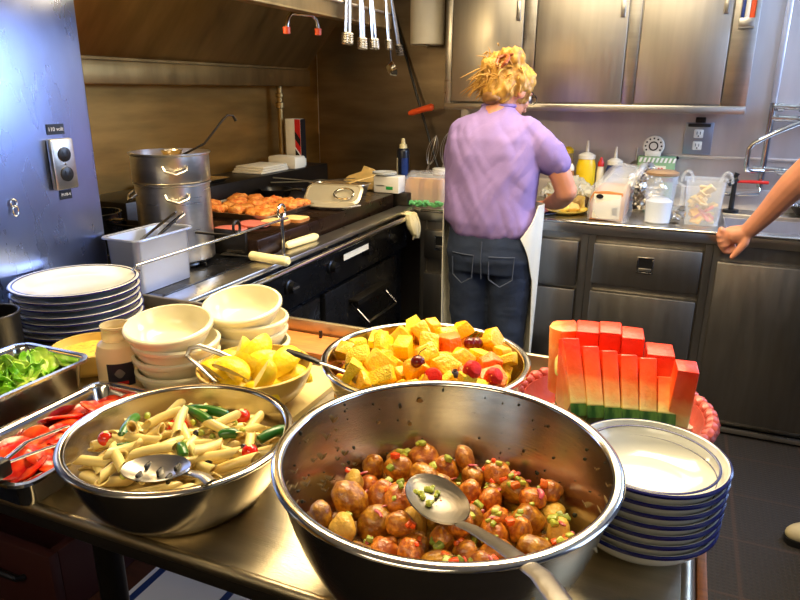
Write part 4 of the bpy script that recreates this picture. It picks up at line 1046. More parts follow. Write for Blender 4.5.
# stock pot with ladle
KX, KY = -1.458, 1.637
sp_ = thing('stock_pot', 'tall steel stock pot with an inset pan on the range burner', 'pot', (KX, KY, 0.931))
MB().lathe([(0, 0), (0.106, 0), (0.112, 0.006), (0.112, 0.235), (0.1165, 0.238), (0.1165, 0.243), (0.110, 0.243), (0.110, 0.008), (0, 0.006)], (KX, KY, 0.931), 64).build('body', STEEL, sp_)
MB().lathe([(0, 0.243), (0.109, 0.243), (0.1135, 0.246), (0.1155, 0.250), (0.1155, 0.325), (0.121, 0.329), (0.121, 0.333), (0.113, 0.333), (0.113, 0.30), (0, 0.30)], (KX, KY, 0.931), 64).build('inset_pan', STEEL, sp_)
MB().lathe([(0, 0.3005), (0.112, 0.3005), (0.112, 0.306), (0, 0.308)], (KX, KY, 0.931), 48).build('soup', mat('broth', (150, 120, 50), 0.2), sp_)
for z, rr, aa in ((0.215, 0.112, (-0.75, -2.2)), (0.298, 0.1155, (-0.75, 2.0))):
    for a0 in aa:
        c = Vector((KX, KY, 0.931 + z)); e = Vector((math.cos(a0), math.sin(a0), 0)); tn = Vector((-e.y, e.x, 0))
        P = [c + e * (rr + 0.001) + tn * 0.034, c + e * (rr + 0.016) + tn * 0.030 + Vector((0, 0, -0.012)), c + e * (rr + 0.022) + Vector((0, 0, -0.022)), c + e * (rr + 0.016) - tn * 0.030 + Vector((0, 0, -0.012)), c + e * (rr + 0.001) - tn * 0.034]
        MB().tube(P, 0.0042, 8).build('handle', STEEL, sp_)
ld = thing('soup_ladle', 'dark hooked soup ladle leaning in the stock pot', 'ladle', (KX + 0.05, KY + 0.04, 1.24))
MB().tube([(KX + 0.01, KY + 0.02, 1.243), (KX + 0.075, KY + 0.075, 1.285), (KX + 0.105, KY + 0.135, 1.355), (KX + 0.112, KY + 0.150, 1.368), (KX + 0.120, KY + 0.168, 1.366), (KX + 0.124, KY + 0.176, 1.350)], [0.006, 0.006, 0.006, 0.006, 0.005, 0.005], 10, flat=0.6).build('handle', DARKM, ld)
MB().lathe([(0, -0.028), (0.02, -0.022), (0.034, 0.0), (0.032, 0.0), (0.019, -0.02), (0, -0.026)], (KX + 0.0, KY + 0.01, 1.268), 24).build('cup', STEEL, ld)
# deep steel pan at the near end
WX0, WX1, WY0, WY1 = -1.422, -1.285, 1.285, 1.525
MP = hotel_pan('deep_pan', 'deep pale steel pan standing at the near end of the range', WX0, WY0, WX1, WY1, 0.917, 1.068, mat('pale_steel', (150, 158, 182), 0.36, 0.5, 0.04, 6), cat='pan', taper=0.006)
tl_ = thing('turner', 'black turner with steel edge lying across the deep pan', 'turner', (-1.40, 1.44, 1.08))
MB().tube([(-1.41, 1.425, 1.03), (-1.375, 1.455, 1.065), (-1.325, 1.49, 1.11)], [0.018, 0.018, 0.015], 8, flat=0.2).build('blade', BLACK, tl_)
MB().tube([(-1.35, 1.44, 1.05), (-1.325, 1.465, 1.08), (-1.295, 1.49, 1.11)], [0.009, 0.010, 0.010], 8, flat=0.5).build('handle', CHROME, tl_)
sk = thing('saucepan', 'dark saucepan on the back burner behind the deep pan', 'saucepan', (-1.80, 1.62, 0.931))
MB().lathe([(0, 0), (0.085, 0), (0.09, 0.006), (0.092, 0.12), (0.096, 0.123), (0.088, 0.123), (0.086, 0.008), (0, 0.006)], (-1.80, 1.62, 0.931), 40).build('body', IRON, sk)
MB().tube([(-1.71, 1.60, 1.035), (-1.66, 1.59, 1.045), (-1.62, 1.585, 1.048)], [0.008, 0.009, 0.009], 8, flat=0.5).build('handle', IRON, sk)
# sheet pan with patties
s = thing('sheet_pan', 'steel sheet pan of golden patties on the griddle', 'pan', (-1.65, 2.23, GZ))
X0, Y0, X1, Y1 = -1.79, 2.06, -1.40, 2.40
MB().rings([rrect(X0 + 0.01, Y0 + 0.01, X1 - 0.01, Y1 - 0.01, 0.012, GZ), rrect(X0, Y0, X1, Y1, 0.015, GZ + 0.02), rrect(X0 - 0.006, Y0 - 0.006, X1 + 0.006, Y1 + 0.006, 0.018, GZ + 0.02), rrect(X0 - 0.006, Y0 - 0.006, X1 + 0.006, Y1 + 0.006, 0.018, GZ + 0.023), rrect(X0 + 0.001, Y0 + 0.001, X1 - 0.001, Y1 - 0.001, 0.015, GZ + 0.023), rrect(X0 + 0.012, Y0 + 0.012, X1 - 0.012, Y1 - 0.012, 0.012, GZ + 0.003)]).build('body', STEEL, s)
pm = []
for k in range(4): pm.append(MB().ball((0, 0, 0), (0.037, 0.033, 0.019), 3).jitter(0.009, 45, k).jitter(0.005, 140, k).mesh('patty', PATTY, 180))
k = 0
for yy in (2.105, 2.175, 2.245, 2.315, 2.365):
    for xx in (-1.74, -1.66, -1.58, -1.50, -1.435):
        if k % 6 == 4 and xx < -1.6: k += 1; continue
        o = bpy.data.objects.new('patty', pm[k % 4]); COL.objects.link(o)
        o.location = (xx + random.uniform(-0.008, 0.008), yy + random.uniform(-0.008, 0.008), GZ + 0.022 + random.uniform(0, 0.008)); o.rotation_euler = (random.uniform(-0.2, 0.2), random.uniform(-0.2, 0.2), random.random() * 6)
        tag(o, 'golden crumbed patty on the sheet pan on the griddle', 'patty', 'patties on the sheet pan'); k += 1
for (x, y, rx, ry, la) in ((-1.45, 1.90, 0.06, 0.05, 'pink ham slice on the griddle by the stock pot'), (-1.40, 1.98, 0.055, 0.05, 'second pink ham slice overlapping the first on the griddle'), (-1.44, 2.02, 0.05, 0.045, 'pale pink ham slice nearest to the sheet pan')):
    b = MB().lathe([(0, 0), (1, 0), (1.02, 0.5), (1, 1), (0, 1)], n=28, M=T(x, y, GZ + (0.006 if x == -1.40 else 0.0)) @ Matrix.Diagonal((rx, ry, 0.006, 1))).jitter(0.003, 30, int(x * 100))
    tag(b.build('ham_slice', HAM), la, 'ham')
bs = [(-1.365, 2.055, 'toasted white bread slice on the griddle beside the ham'), (-1.33, 2.135, 'second bread slice on the griddle, nearer to the range corner')]
for x, y, la in bs:
    t = thing('bread_slice', la, 'bread', (x, y, GZ))
    MB().rings([rrect(x - 0.045, y - 0.042, x + 0.045, y + 0.042, 0.018, GZ), rrect(x - 0.045, y - 0.042, x + 0.045, y + 0.042, 0.018, GZ + 0.013)]).build('crumb', BREAD, t)
    MB().rings([rrect(x - 0.0465, y - 0.0435, x + 0.0465, y + 0.0435, 0.019, GZ + 0.001), rrect(x - 0.0465, y - 0.0435, x + 0.0465, y + 0.0435, 0.019, GZ + 0.012)], cap=False).build('crust', CRUST, t)
# cream handled scrapers on the ledge
h1 = thing('griddle_scraper', 'scraper with thick cream handle lying on the range ledge nearest the table', 'scraper', (-1.18, 1.74, 0.92))
MB().tube([(-1.262, 1.745, 0.930), (-1.255, 1.744, 0.931), (-1.20, 1.738, 0.931), (-1.14, 1.732, 0.931), (-1.112, 1.730, 0.930), (-1.106, 1.729, 0.930)], [0.010, 0.0155, 0.0145, 0.015, 0.0155, 0.009], 14).build('handle', CREAM, h1)
MB().tube([(-1.26, 1.745, 0.928), (-1.30, 1.75, 0.925), (-1.38, 1.76, 0.922)], [0.005, 0.006, 0.016], 8, flat=0.25).build('blade', STEEL, h1)
h2 = thing('griddle_turner', 'turner with cream handle pointing along the griddle edge', 'turner', (-1.25, 2.0, 0.975))
MB().tube([(-1.240, 1.925, 0.928), (-1.238, 1.94, 0.928), (-1.232, 2.01, 0.928), (-1.222, 2.09, 0.928), (-1.219, 2.105, 0.928)], [0.008, 0.014, 0.014, 0.015, 0.009], 14).build('handle', CREAM, h2)
MB().tube([(-1.240, 1.93, 0.926), (-1.236, 1.90, 0.922), (-1.225, 1.87, 0.918)], [0.004, 0.005, 0.012], 8, flat=0.12, upv=(0, 0, 1)).build('blade', STEEL, h2)
# steel scoop pan and platter near the back corner
t = thing('pan_lid', 'steel lid with ring handle lying tilted at the end of the griddle', 'lid', (-1.40, 2.62, GZ))
Mx = T(-1.385, 2.545, GZ + 0.040) @ rz(0.12) @ Matrix.Rotation(0.72, 4, 'X')
MB().rings([rrect(-0.13, -0.055, 0.13, 0.055, 0.03, 0), rrect(-0.13, -0.055, 0.13, 0.055, 0.03, 0.004), rrect(-0.12, -0.047, 0.12, 0.047, 0.03, 0.010), rrect(-0.12, -0.047, 0.12, 0.047, 0.03, 0.006)], M=Mx).build('body', SATIN, t)
MB().tube([(0.055 + 0.045 * math.cos(a), -0.01 + 0.03 * math.sin(a), 0.018) for a in [k * PI / 10 for k in range(20)]], 0.004, 8, closed=True, M=Mx).build('ring_handle', CHROME, t)
t = thing('platter', 'oval steel platter on the range ledge in front of the lid', 'platter', (-1.27, 2.47, GZ))
b = MB().lathe([(0, 0), (0.75, 0.0), (0.95, 0.012), (1, 0.013), (1, 0.016), (0.95, 0.015), (0.74, 0.003), (0, 0.003)], n=48, M=T(-1.36, 2.44, GZ + 0.001) @ Matrix.Diagonal((0.13, 0.075, 1, 1)))
b.build('dish', SATIN, t)
MB().tube([(-1.24, 2.42, GZ + 0.015), (-1.21, 2.45, GZ + 0.018), (-1.24, 2.47, GZ + 0.015)], 0.004, 8).build('handle', STEEL, t)
t2 = hotel_pan('steam_pan', 'small shallow steel pan behind the tilted lid', -1.66, 2.78, -1.36, 2.90, GZ, GZ + 0.05, STEEL, 0.008)
# pieces on the back shelf and corner
BSZ = 1.0605
bx2 = thing('foil_box', 'upright white, red and black carton of kitchen foil in the range corner', 'carton', (-1.89, 3.06, BSZ))
b = MB().box((-1.935, 3.05, BSZ), (-1.845, 3.10, 1.30), 0.002).build('carton', PAPER, bx2)
MB().box((-1.8445, 3.0505, 1.10), (-1.8435, 3.0995, 1.30)).build('side_panel', BLACK, bx2)
MB().box((-1.878, 3.0485, BSZ + 0.002), (-1.8455, 3.0498, 1.299)).build('red_panel', RED, bx2)
Mx = T(-1.862, 3.048, 1.16)
b = MB()
for dz in (0.0, 0.09): b.prism([(-0.0155, -0.05), (0.0155, -0.09), (0.0155, -0.05), (-0.0155, -0.01)], 0, 0.0008, Mx @ T(0, 0, dz) @ Matrix.Rotation(PI / 2, 4, 'X'))
b.build('black_stripe', BLACK, bx2)
b = MB(); b.prism([(-0.0155, -0.06), (0.0155, -0.10), (0.0155, -0.09), (-0.0155, -0.05)], 0, 0.0009, Mx @ T(0, 0, 0.05) @ Matrix.Rotation(PI / 2, 4, 'X')); b.build('white_stripe', LETTER, bx2)
gp = thing('gas_pipe', 'vertical steel gas pipe with brass valve on the wall above the range corner', 'pipe', (-1.98, 3.08, 1.06))
MB().tube([(-1.98, 3.08, 1.061), (-1.98, 3.08, 1.46)], 0.016, 14).build('pipe', STEEL_HOOD, gp)
MB().lathe([(0.018, 0), (0.024, 0.004), (0.024, 0.03), (0.018, 0.034)], (-1.98, 3.08, 1.35), 16).build('union_nut', STEEL_HOOD, gp)
MB().lathe([(0.017, 0), (0.022, 0.003), (0.022, 0.02), (0.017, 0.023)], (-1.98, 3.08, 1.405), 16).build('union_nut', STEEL_HOOD, gp)
t = thing('towel_stack', 'folded white paper towels lying on the range back shelf', 'towels', (-1.92, 2.78, BSZ))
for k in range(3): MB().box((-2.0 + 0.004 * k, 2.66 + 0.01 * k, BSZ + 0.011 * k), (-1.83, 2.90 - 0.006 * k, BSZ + 0.0105 + 0.011 * k), 0.004).build('folded_towel', PAPER, t)
t = thing('white_box', 'small plain white carton beside the folded towels in the range corner', 'carton', (-1.90, 2.98, BSZ))
MB().box((-1.97, 2.93, BSZ), (-1.81, 3.03, BSZ + 0.055), 0.003).build('carton', PAPER, t)
MB().box((-1.965, 2.932, BSZ + 0.0552), (-1.815, 3.028, BSZ + 0.058), 0.001).build('flap', PAPER, t)
t = thing('foil_tray', 'shallow pale foil tray on the back shelf behind the stock pot', 'tray', (-1.92, 2.2, BSZ))
MB().rings([rrect(-2.0, 2.06, -1.84, 2.40, 0.02, BSZ), rrect(-2.01, 2.05, -1.825, 2.41, 0.02, BSZ + 0.016), rrect(-2.015, 2.045, -1.82, 2.415, 0.02, BSZ + 0.018), rrect(-1.995, 2.065, -1.845, 2.395, 0.02, BSZ + 0.004)]).build('body', FOIL, t)
t = thing('skillet', 'small black skillet at the back of the griddle by the towels', 'skillet', (-1.70, 2.60, GZ))
MB().lathe([(0, 0), (0.06, 0), (0.078, 0.035), (0.075, 0.035), (0.058, 0.004), (0, 0.004)], (-1.73, 2.62, GZ), 32).build('body', IRON, t)
MB().tube([(-1.66, 2.585, GZ + 0.03), (-1.58, 2.55, GZ + 0.05), (-1.52, 2.52, GZ + 0.055)], [0.006, 0.009, 0.010], 8, flat=0.5).build('handle', IRON, t)
t = thing('long_tongs', 'long steel tongs lying across the back of the griddle', 'tongs', (-1.62, 2.75, GZ))
for dx in (0, 0.02): MB().tube([(-1.78, 2.66 + dx, GZ + 0.055 + dx), (-1.60, 2.74 + dx * 0.5, GZ + 0.06), (-1.42, 2.83, GZ + 0.075)], [0.008, 0.006, 0.005], 8, flat=0.4).build('arm', STEEL, t)
t = thing('bread_ends', 'folded tan cardboard piece behind the steam pan', 'cardboard', (-1.46, 3.0, 0.90))
MB().prism([(-0.10, 0), (0.09, 0), (0.08, 0.085), (0.02, 0.10), (0.01, 0.07), (-0.06, 0.045)], -0.01, 0.01, T(-1.50, 3.02, 0.985) @ Matrix.Rotation(PI / 2 - 0.35, 4, 'X'), 0.002).build('sheet', PALEWOOD, t)
MB().prism([(-0.10, -0.02), (0.09, -0.02), (0.09, 0.0), (-0.10, 0.0)], -0.012, 0.012, T(-1.50, 3.02, 0.985) @ Matrix.Rotation(PI / 2 - 0.35, 4, 'X'), 0.002).build('folded_edge', PALEWOOD, t)
o = tag(MB().box((-1.56, 2.975, 0.9005), (-1.42, 3.06, 0.962), 0.004).build('dark_box', DARKM), 'dark box in the counter corner under the cardboard piece', 'box')
t = thing('wooden_spatula', 'pale wooden spatula leaning over the steam pan edge', 'spatula', (-1.40, 2.86, 1.03))
MB().tube([(-1.41, 2.80, 1.036), (-1.375, 2.87, 1.046), (-1.36, 2.90, 1.05)], [0.008, 0.007, 0.007], 8, flat=0.5).build('handle', PALEWOOD, t)
MB().tube([(-1.43, 2.765, 1.030), (-1.41, 2.802, 1.036)], [0.018, 0.010], 8, flat=0.2).build('blade', PALEWOOD, t)
t = thing('napkin_box', 'white box with small green print at the corner of range and counter', 'carton', (-1.29, 2.95, 0.9005))
MB().box((-1.365, 2.915, 0.9735), (-1.235, 3.0, 1.052), 0.003).build('carton', WHITE, t)
MB().box((-1.30, 2.9135, 0.990), (-1.265, 2.9148, 1.005)).build('green_print', GREEN, t)
MB().box((-1.35, 2.9135, 1.005), (-1.31, 2.9148, 1.010)).build('grey_print', STEEL, t)
o = tag(MB().box((-1.40, 2.945, 0.9005), (-1.20, 3.05, 0.972), 0.004).build('steel_block', DARKM), 'dark steel stand in the corner below the white box', 'stand')
t = thing('saucer_stack', 'two white saucers stacked on the white box in the corner', 'plates', (-1.32, 2.96, 1.053))
for k in range(2): MB().lathe([(0, 0), (0.035, 0), (0.06, 0.008), (0.06, 0.011), (0.034, 0.004), (0, 0.004)], (-1.325, 2.955, 1.0525 + 0.006 * k), 32).build('saucer', CHINA, t)
# towel on the range rail
t = thing('dish_towel', 'cream dish towel hung over the far end of the range rail', 'towel', (-1.14, 2.82, 0.86))
def cloth(u, v):
    s = (v - 0.35) * 0.20
    y = 2.80 + 0.10 * (u - 0.5) * (1 - 0.25 * v) + 0.03
    w_ = 0.008 * math.sin(9 * u + 2) + 0.005 * math.sin(17 * u + 4 * v)
    if v < 0.35: return (-1.165 - 0.05 * (0.35 - v) + w_ * 0.4, y, 0.902 - 0.01 * (0.35 - v) + w_ * 0.5)
    return (-1.128 + 0.02 * math.sin((v - 0.35) * 4) + w_, y + 0.03 * (v - 0.35), 0.905 - s * 0.95)
MB().sheet(cloth, 22, 22, 0.004).build('cloth', TOWEL, t)
MB().tube([(-1.128, 2.80, 0.90), (-1.118, 2.80, 0.86), (-1.11, 2.815, 0.815), (-1.105, 2.82, 0.80)], [0.018, 0.026, 0.020, 0.010], 14).jitter(0.012, 45, 2).build('fold', TOWEL, t)

# utensils hanging from the hood rail
def hang_tongs(label, y, lean, L=0.23, x=-1.083, open_=0.016, m=STEEL, dyl=0.0):
    t = thing('hanging_tongs', label, 'tongs', (x, y, 1.70), 'tongs hanging from the hood')
    zt = 1.83
    for s in (-1, 1):
        p0 = Vector((x, y + lean * 0.0, zt)); p1 = Vector((x + 0.004, y + dyl + s * open_, zt - L)); mid = (p0 + p1) / 2 + Vector((0, s * open_ * 0.35, 0))
        MB().tube([p0, mid, p1 - (p1 - mid) * 0.25], [0.006, 0.010, 0.009], 8, flat=0.35).build('arm', m, t)
        b = MB(); q = p1 - (p1 - mid) * 0.25
        for k in range(5):
            c = q + (p1 - q) * (k / 4); b.lathe([(0, -0.006), (0.010, -0.004), (0.014, 0), (0.010, 0.004), (0, 0.006)], c, 10)
        b.build('scalloped_tip', m, t)
    MB().tube([(x, y - 0.006, zt), (x, y, zt + 0.012), (x, y + 0.006, zt)], 0.003, 8).build('hook', m, t)
hang_tongs('hanging steel tongs nearest the panel, first of the row on the hood', 2.135, 0, 0.235, dyl=-0.03)
hang_tongs('dark hanging steel tongs, second of the row on the hood', 2.22, 0, 0.245, open_=0.012, m=STEEL, dyl=0.0)
hang_tongs('bright hanging steel tongs with cream shine, third of the row on the hood', 2.29, 0, 0.24, open_=0.015, m=CHROME, dyl=0.03)
hang_tongs('narrow closed hanging tongs, fourth of the row on the hood', 2.42, 0, 0.235, open_=0.005, m=CHROME, dyl=0.03)
hang_tongs('long dull hanging tongs leaning towards the paper roll, last of the row', 2.455, 0, 0.25, open_=0.007, m=STEEL_D, dyl=0.10)
t = thing('hanging_ladle', 'small round ladle hanging below the tongs on the hood', 'ladle', (-1.083, 2.47, 1.52))
MB().tube([(-1.083, 2.455, 1.71), (-1.083, 2.46, 1.62), (-1.078, 2.467, 1.54)], 0.003, 8).build('handle', DARKM, t)
MB().lathe([(0, -0.02), (0.020, -0.016), (0.030, 0.0), (0.028, 0.0), (0.018, -0.013), (0, -0.017)], M=T(-1.075, 2.475, 1.525) @ Matrix.Rotation(-1.1, 4, 'X') @ Matrix.Rotation(0.6, 4, 'Y'), n=28).build('cup', CHROME, t)
t = thing('paper_roll', 'big white paper towel roll mounted beside the wall cupboard', 'paper roll', (-1.27, 3.40, 1.68))
MB().lathe([(0.02, 0), (0.085, 0), (0.087, 0.004), (0.087, 0.33), (0.085, 0.334), (0.02, 0.334)], (-1.285, 3.40, 1.668), 48).build('roll', PAPER, t)
MB().lathe([(0.0205, 0.334), (0.0205, 0), (0.016, 0), (0.016, 0.334)], (-1.285, 3.40, 1.668), 24).build('core', CRUST, t)
MB().tube([(-1.285, 3.40, 1.66), (-1.285, 3.40, 2.03), (-1.285, 3.598, 2.03)], 0.008, 8).build('bracket', STEEL, t)
tag(MB().box((-1.175, 3.55, 1.66), (-1.16, 3.598, 1.70), 0.003).build('yellow_sticker', YELLOW), 'small yellow tag on the wall between paper roll and cupboard', 'tag')
t = thing('long_scraper', 'long dark pole leaning diagonally on the wall with an orange grip', 'pole', (-1.30, 3.5, 1.3))
MB().tube([(-1.215, 3.46, 0.985), (-1.40, 3.53, 1.45), (-1.58, 3.585, 1.93)], 0.0075, 10).build('pole', BLACK, t)
MB().tube([(-1.395, 3.43, 1.325), (-1.375, 3.43, 1.33), (-1.30, 3.43, 1.352), (-1.265, 3.43, 1.36), (-1.255, 3.43, 1.362)], [0.010, 0.016, 0.016, 0.019, 0.012], 12).build('orange_grip', ORANGE, t)
MB().tube([(-1.35, 3.44, 1.337), (-1.345, 3.50, 1.335)], 0.006, 8).build('clamp', DARKM, t)
def whisk(label, x, y, z, L, tilt):
    t = thing('wire_whisk', label, 'whisk', (x, y, z), 'wire whisks on the wall')
    M = T(x, y, z) @ Matrix.Rotation(tilt, 4, 'Y')
    b = MB()
    for k in range(5):
        a = PI * k / 5
        b.tube([(0.030 * math.sin(PI * u) ** 0.8 * math.cos(a) * (1 if s > 0 else -1), 0.030 * math.sin(PI * u) ** 0.8 * math.sin(a) * (1 if s > 0 else -1), 0.17 * u) for s, u in [(1, i / 10) for i in range(11)]], 0.0011, 5, M=M)
        b.tube([(-0.030 * math.sin(PI * u) ** 0.8 * math.cos(a), -0.030 * math.sin(PI * u) ** 0.8 * math.sin(a), 0.17 * u) for u in [i / 10 for i in range(11)]], 0.0011, 5, M=M)
    b.build('wires', STEEL, t)
    MB().tube([(0, 0, 0), (0, 0, -0.03), (0, 0, -L)], [0.006, 0.009, 0.008], 10, M=M).build('handle', STEEL, t)
whisk('wire whisk standing behind the bread bag, nearest the dark pole', -1.28, 3.44, 1.05, 0.12, 0.25)
whisk('wire whisk standing behind the bread bag, nearest the cook', -1.20, 3.46, 1.06, 0.12, 0.12)
t = thing('utensil_crock', 'dark utensil crock holding the whisks behind the bread bag', 'crock', (-1.255, 3.45, 0.9005))
MB().lathe([(0, 0), (0.062, 0), (0.068, 0.005), (0.07, 0.12), (0.072, 0.122), (0.066, 0.122), (0.064, 0.008), (0, 0.006)], (-1.255, 3.45, 0.9005), 32).build('body', DARKM, t)
MB().lathe([(0.0705, 0.100), (0.0725, 0.103), (0.0725, 0.112), (0.0705, 0.115)], (-1.255, 3.45, 0.9005), 32).build('band', STEEL, t)

# ------------------------------------------------------------------ things on the back counter
CZ = 0.9005
t = thing('spray_can', 'dark blue spray can with pale cap in the counter corner', 'spray can', (-1.385, 3.33, CZ))
c = (-1.385, 3.33, CZ)
MB().lathe([(0, 0), (0.033, 0), (0.034, 0.004), (0.034, 0.235), (0.031, 0.246), (0.026, 0.25), (0, 0.25)], c, 32).build('can', mat('spray_blue', (12, 18, 34), 0.3), t)
MB().lathe([(0, 0.25), (0.022, 0.25), (0.020, 0.268), (0.011, 0.275), (0.009, 0.30), (0, 0.302)], c, 24).build('cap', CREAM, t)
def wrap(cc, r, a0, a1, z0, z1, m, name, par):
    return MB().sheet(lambda u, v: (cc[0] + r * math.cos(a0 + (a1 - a0) * u), cc[1] + r * math.sin(a0 + (a1 - a0) * u), cc[2] + z0 + (z1 - z0) * v), 12, 1, 0.0004).build(name, m, par)
wrap(c, 0.0345, -1.4, -0.3, 0.09, 0.20, BLUE, 'label', t); wrap(c, 0.0345, -2.6, -2.1, 0.05, 0.20, PAPER, 'side_label', t)
# bread bags
def loaf(name, label, x0, y0, x1, y1, h, n, axis, parts):
    t = thing(name, label, 'bread', ((x0 + x1) / 2, (y0 + y1) / 2, CZ))
    for k in range(n):
        if axis == 'y':
            a = y0 + (y1 - y0) * k / n; b_ = y0 + (y1 - y0) * (k + 0.93) / n
            P = [(x0, 0), (x1, 0), (x1 + 0.004, h * 0.7), (x1 - 0.01, h * 0.95), ((x0 + x1) / 2, h), (x0 + 0.01, h * 0.95), (x0 - 0.004, h * 0.7)]
            MB().prism([(px, pz) for px, pz in P], -b_, -a, T(0, 0, CZ + 0.003) @ Matrix.Rotation(PI / 2, 4, 'X'), 0.003).build('slice', BREAD if k == 0 and parts else CRUST, t)
        else:
            a = x0 + (x1 - x0) * k / n; b_ = x0 + (x1 - x0) * (k + 0.93) / n
            P = [(y0, 0), (y1, 0), (y1 + 0.004, h * 0.7), (y1 - 0.01, h * 0.95), ((y0 + y1) / 2, h), (y0 + 0.01, h * 0.95), (y0 - 0.004, h * 0.7)]
            MB().prism(P, a, b_, T(0, 0, CZ + 0.003) @ Matrix(((0, 0, 1, 0), (1, 0, 0, 0), (0, 1, 0, 0), (0, 0, 0, 1))), 0.003).build('slice', TOAST if k % 3 else CRUST, t)
    return t
t = loaf('bread_loaf', 'bagged sliced brown bread with green ties, between range and cook', -1.235, 3.0, -1.045, 3.11, 0.135, 8, 'x', False)
b = MB().rings([rrect(-1.25, 2.985, -1.03, 3.125, 0.03, CZ + 0.001), rrect(-1.252, 2.982, -1.028, 3.128, 0.035, CZ + 0.07), rrect(-1.25, 2.985, -1.03, 3.125, 0.04, CZ + 0.14), rrect(-1.22, 3.02, -1.06, 3.09, 0.02, CZ + 0.168)]).jitter(0.012, 28, 5)
b.build('clear_bag', BAG, t)
b = MB()
for k in range(18):
    b.ball((-1.225 + 0.011 * k, 2.974 + random.uniform(-0.006, 0.004), CZ + 0.012 + random.uniform(0, 0.024)), (0.015, 0.008, 0.009), 2)
b.jitter(0.008, 90, 3); b.build('green_tie', mat('pale_green_tie', (96, 178, 110), 0.4), t)
t = loaf('bread_loaf', 'bagged white sliced loaf with white printed end, beside the clear pitcher', -0.357, 3.015, -0.215, 3.33, 0.128, 12, 'y', False)
MB().box((-0.343, 3.0085, CZ + 0.012), (-0.229, 3.0125, CZ + 0.118), 0.002).jitter(0.004, 45, 2).build('end_label', PAPER, t)
em = MB(); em.lathe([(0, 0), (0.013, 0), (0.013, 0.001), (0, 0.001)], M=face_front(-0.318, 3.0075, CZ + 0.108) @ Matrix.Diagonal((1.2, 0.75, 1, 1)), n=24); em.build('label_emblem', LABELK, t)
b = MB()
for k in range(3): b.box((-0.262, 3.0068, CZ + 0.03 + 0.012 * k), (-0.238, 3.0078, CZ + 0.036 + 0.012 * k))
b.build('label_print', DARKM, t)
b = MB().rings([rrect(-0.37, 3.0, -0.20, 3.35, 0.03, CZ + 0.001), rrect(-0.372, 2.998, -0.198, 3.352, 0.035, CZ + 0.07), rrect(-0.36, 3.03, -0.19, 3.36, 0.05, CZ + 0.15), rrect(-0.32, 3.12, -0.16, 3.36, 0.05, CZ + 0.20), rrect(-0.27, 3.2, -0.15, 3.34, 0.04, CZ + 0.225)]).jitter(0.03, 18, 5).jitter(0.01, 60, 1)
b.build('clear_bag', BAG, t)
# squeeze bottles
def squeeze(name, label, x, y, r, h, m, capm, cat='bottle', nozzle=0.05, label_m=None):
    t = thing(name, label, cat, (x, y, CZ)); c = (x, y, CZ)
    MB().lathe([(0, 0), (r * 0.95, 0), (r, 0.006), (r, h * 0.86), (r * 0.86, h * 0.96), (r * 0.8, h), (0, h)], c, 32).build('body', m, t)
    MB().lathe([(0, h), (r * 0.88, h), (r * 0.88, h + 0.018), (r * 0.5, h + 0.028), (0.009, h + 0.032), (0.0045, h + 0.032 + nozzle), (0, h + 0.032 + nozzle)], c, 28).build('cap', capm, t)
    if label_m: wrap(c, r + 0.0006, -2.6, -0.4, h * 0.45, h * 0.8, label_m, 'label', t)
    return t
squeeze('mustard_bottle', 'yellow squeeze bottle with white nozzle cap at the back of the counter', -0.445, 3.45, 0.047, 0.225, YELLOW, WHITE, nozzle=0.055)
squeeze('sauce_bottle', 'navy blue squeeze bottle with white nozzle cap', -0.31, 3.47, 0.042, 0.20, BLUE, WHITE, nozzle=0.055, label_m=BLUE)
squeeze('syrup_bottle', 'dark bottle with grey pump top behind the foil wrap', -0.215, 3.50, 0.03, 0.19, mat('dark_bottle', (28, 26, 44), 0.25), STEEL, nozzle=0.06)
squeeze('oil_bottle', 'clear bottle with yellow cap at the elbow of the cook', -0.545, 3.50, 0.03, 0.245, clear_mat('pale_oil', (190, 170, 110), 0.55), YELLOW, nozzle=0.0)
squeeze('spice_shaker', 'small amber shaker between the yellow cap bottle and mustard', -0.512, 3.40, 0.02, 0.17, mat('amber', (150, 96, 40), 0.3), WHITE, nozzle=0.0)
squeeze('hot_sauce_bottle', 'narrow pale bottle with red top between the two squeeze bottles', -0.375, 3.46, 0.018, 0.19, PAPER, RED, nozzle=0.012)
t = thing('foil_pan', 'crumpled foil covered pan behind the white loaf', 'pan', (-0.47, 3.28, CZ))
MB().rings([rrect(-0.58, 3.20, -0.40, 3.36, 0.02, CZ), rrect(-0.60, 3.18, -0.385, 3.38, 0.02, CZ + 0.08)]).build('tray', FOIL, t)
MB().sheet(lambda u, v: (-0.61 + 0.235 * u, 3.17 + 0.22 * v, CZ + 0.083 + 0.07 * math.sin(PI * u) * math.sin(PI * v)), 30, 30, 0.001).jitter(0.03, 40, 2).build('foil_cover', clear_mat('cling_film', (200, 195, 175), 0.6, 0.15), t)
t = thing('foil_wrap', 'ball of crumpled aluminium foil above the loaf bag', 'foil', (-0.17, 3.40, CZ))
MB().ball((-0.16, 3.36, CZ + 0.10), (0.085, 0.05, 0.10), 4).jitter(0.05, 22, 3).jitter(0.02, 70, 5).build('crumple', FOIL, t)
MB().ball((-0.10, 3.32, CZ + 0.055), (0.04, 0.04, 0.055), 3).jitter(0.03, 40, 7).build('loose_end', FOIL, t)
t = thing('green_carton', 'green and white striped box with red lettering stripe under the dial', 'carton', (-0.115, 3.50, CZ))
MB().box((-0.205, 3.46, CZ), (-0.035, 3.55, CZ + 0.245), 0.002).build('carton', mat('pale_green_card', (126, 160, 116), 0.6), t)
b = MB()
for k in range(9): b.prism([(-0.2 + 0.019 * k, 0), (-0.19 + 0.019 * k, 0), (-0.183 + 0.019 * k, 0.022), (-0.193 + 0.019 * k, 0.022)], 0, 0.0008, T(0, 3.4595, CZ + 0.22) @ Matrix.Rotation(PI / 2, 4, 'X'))
b.build('stripes', LETTER, t)
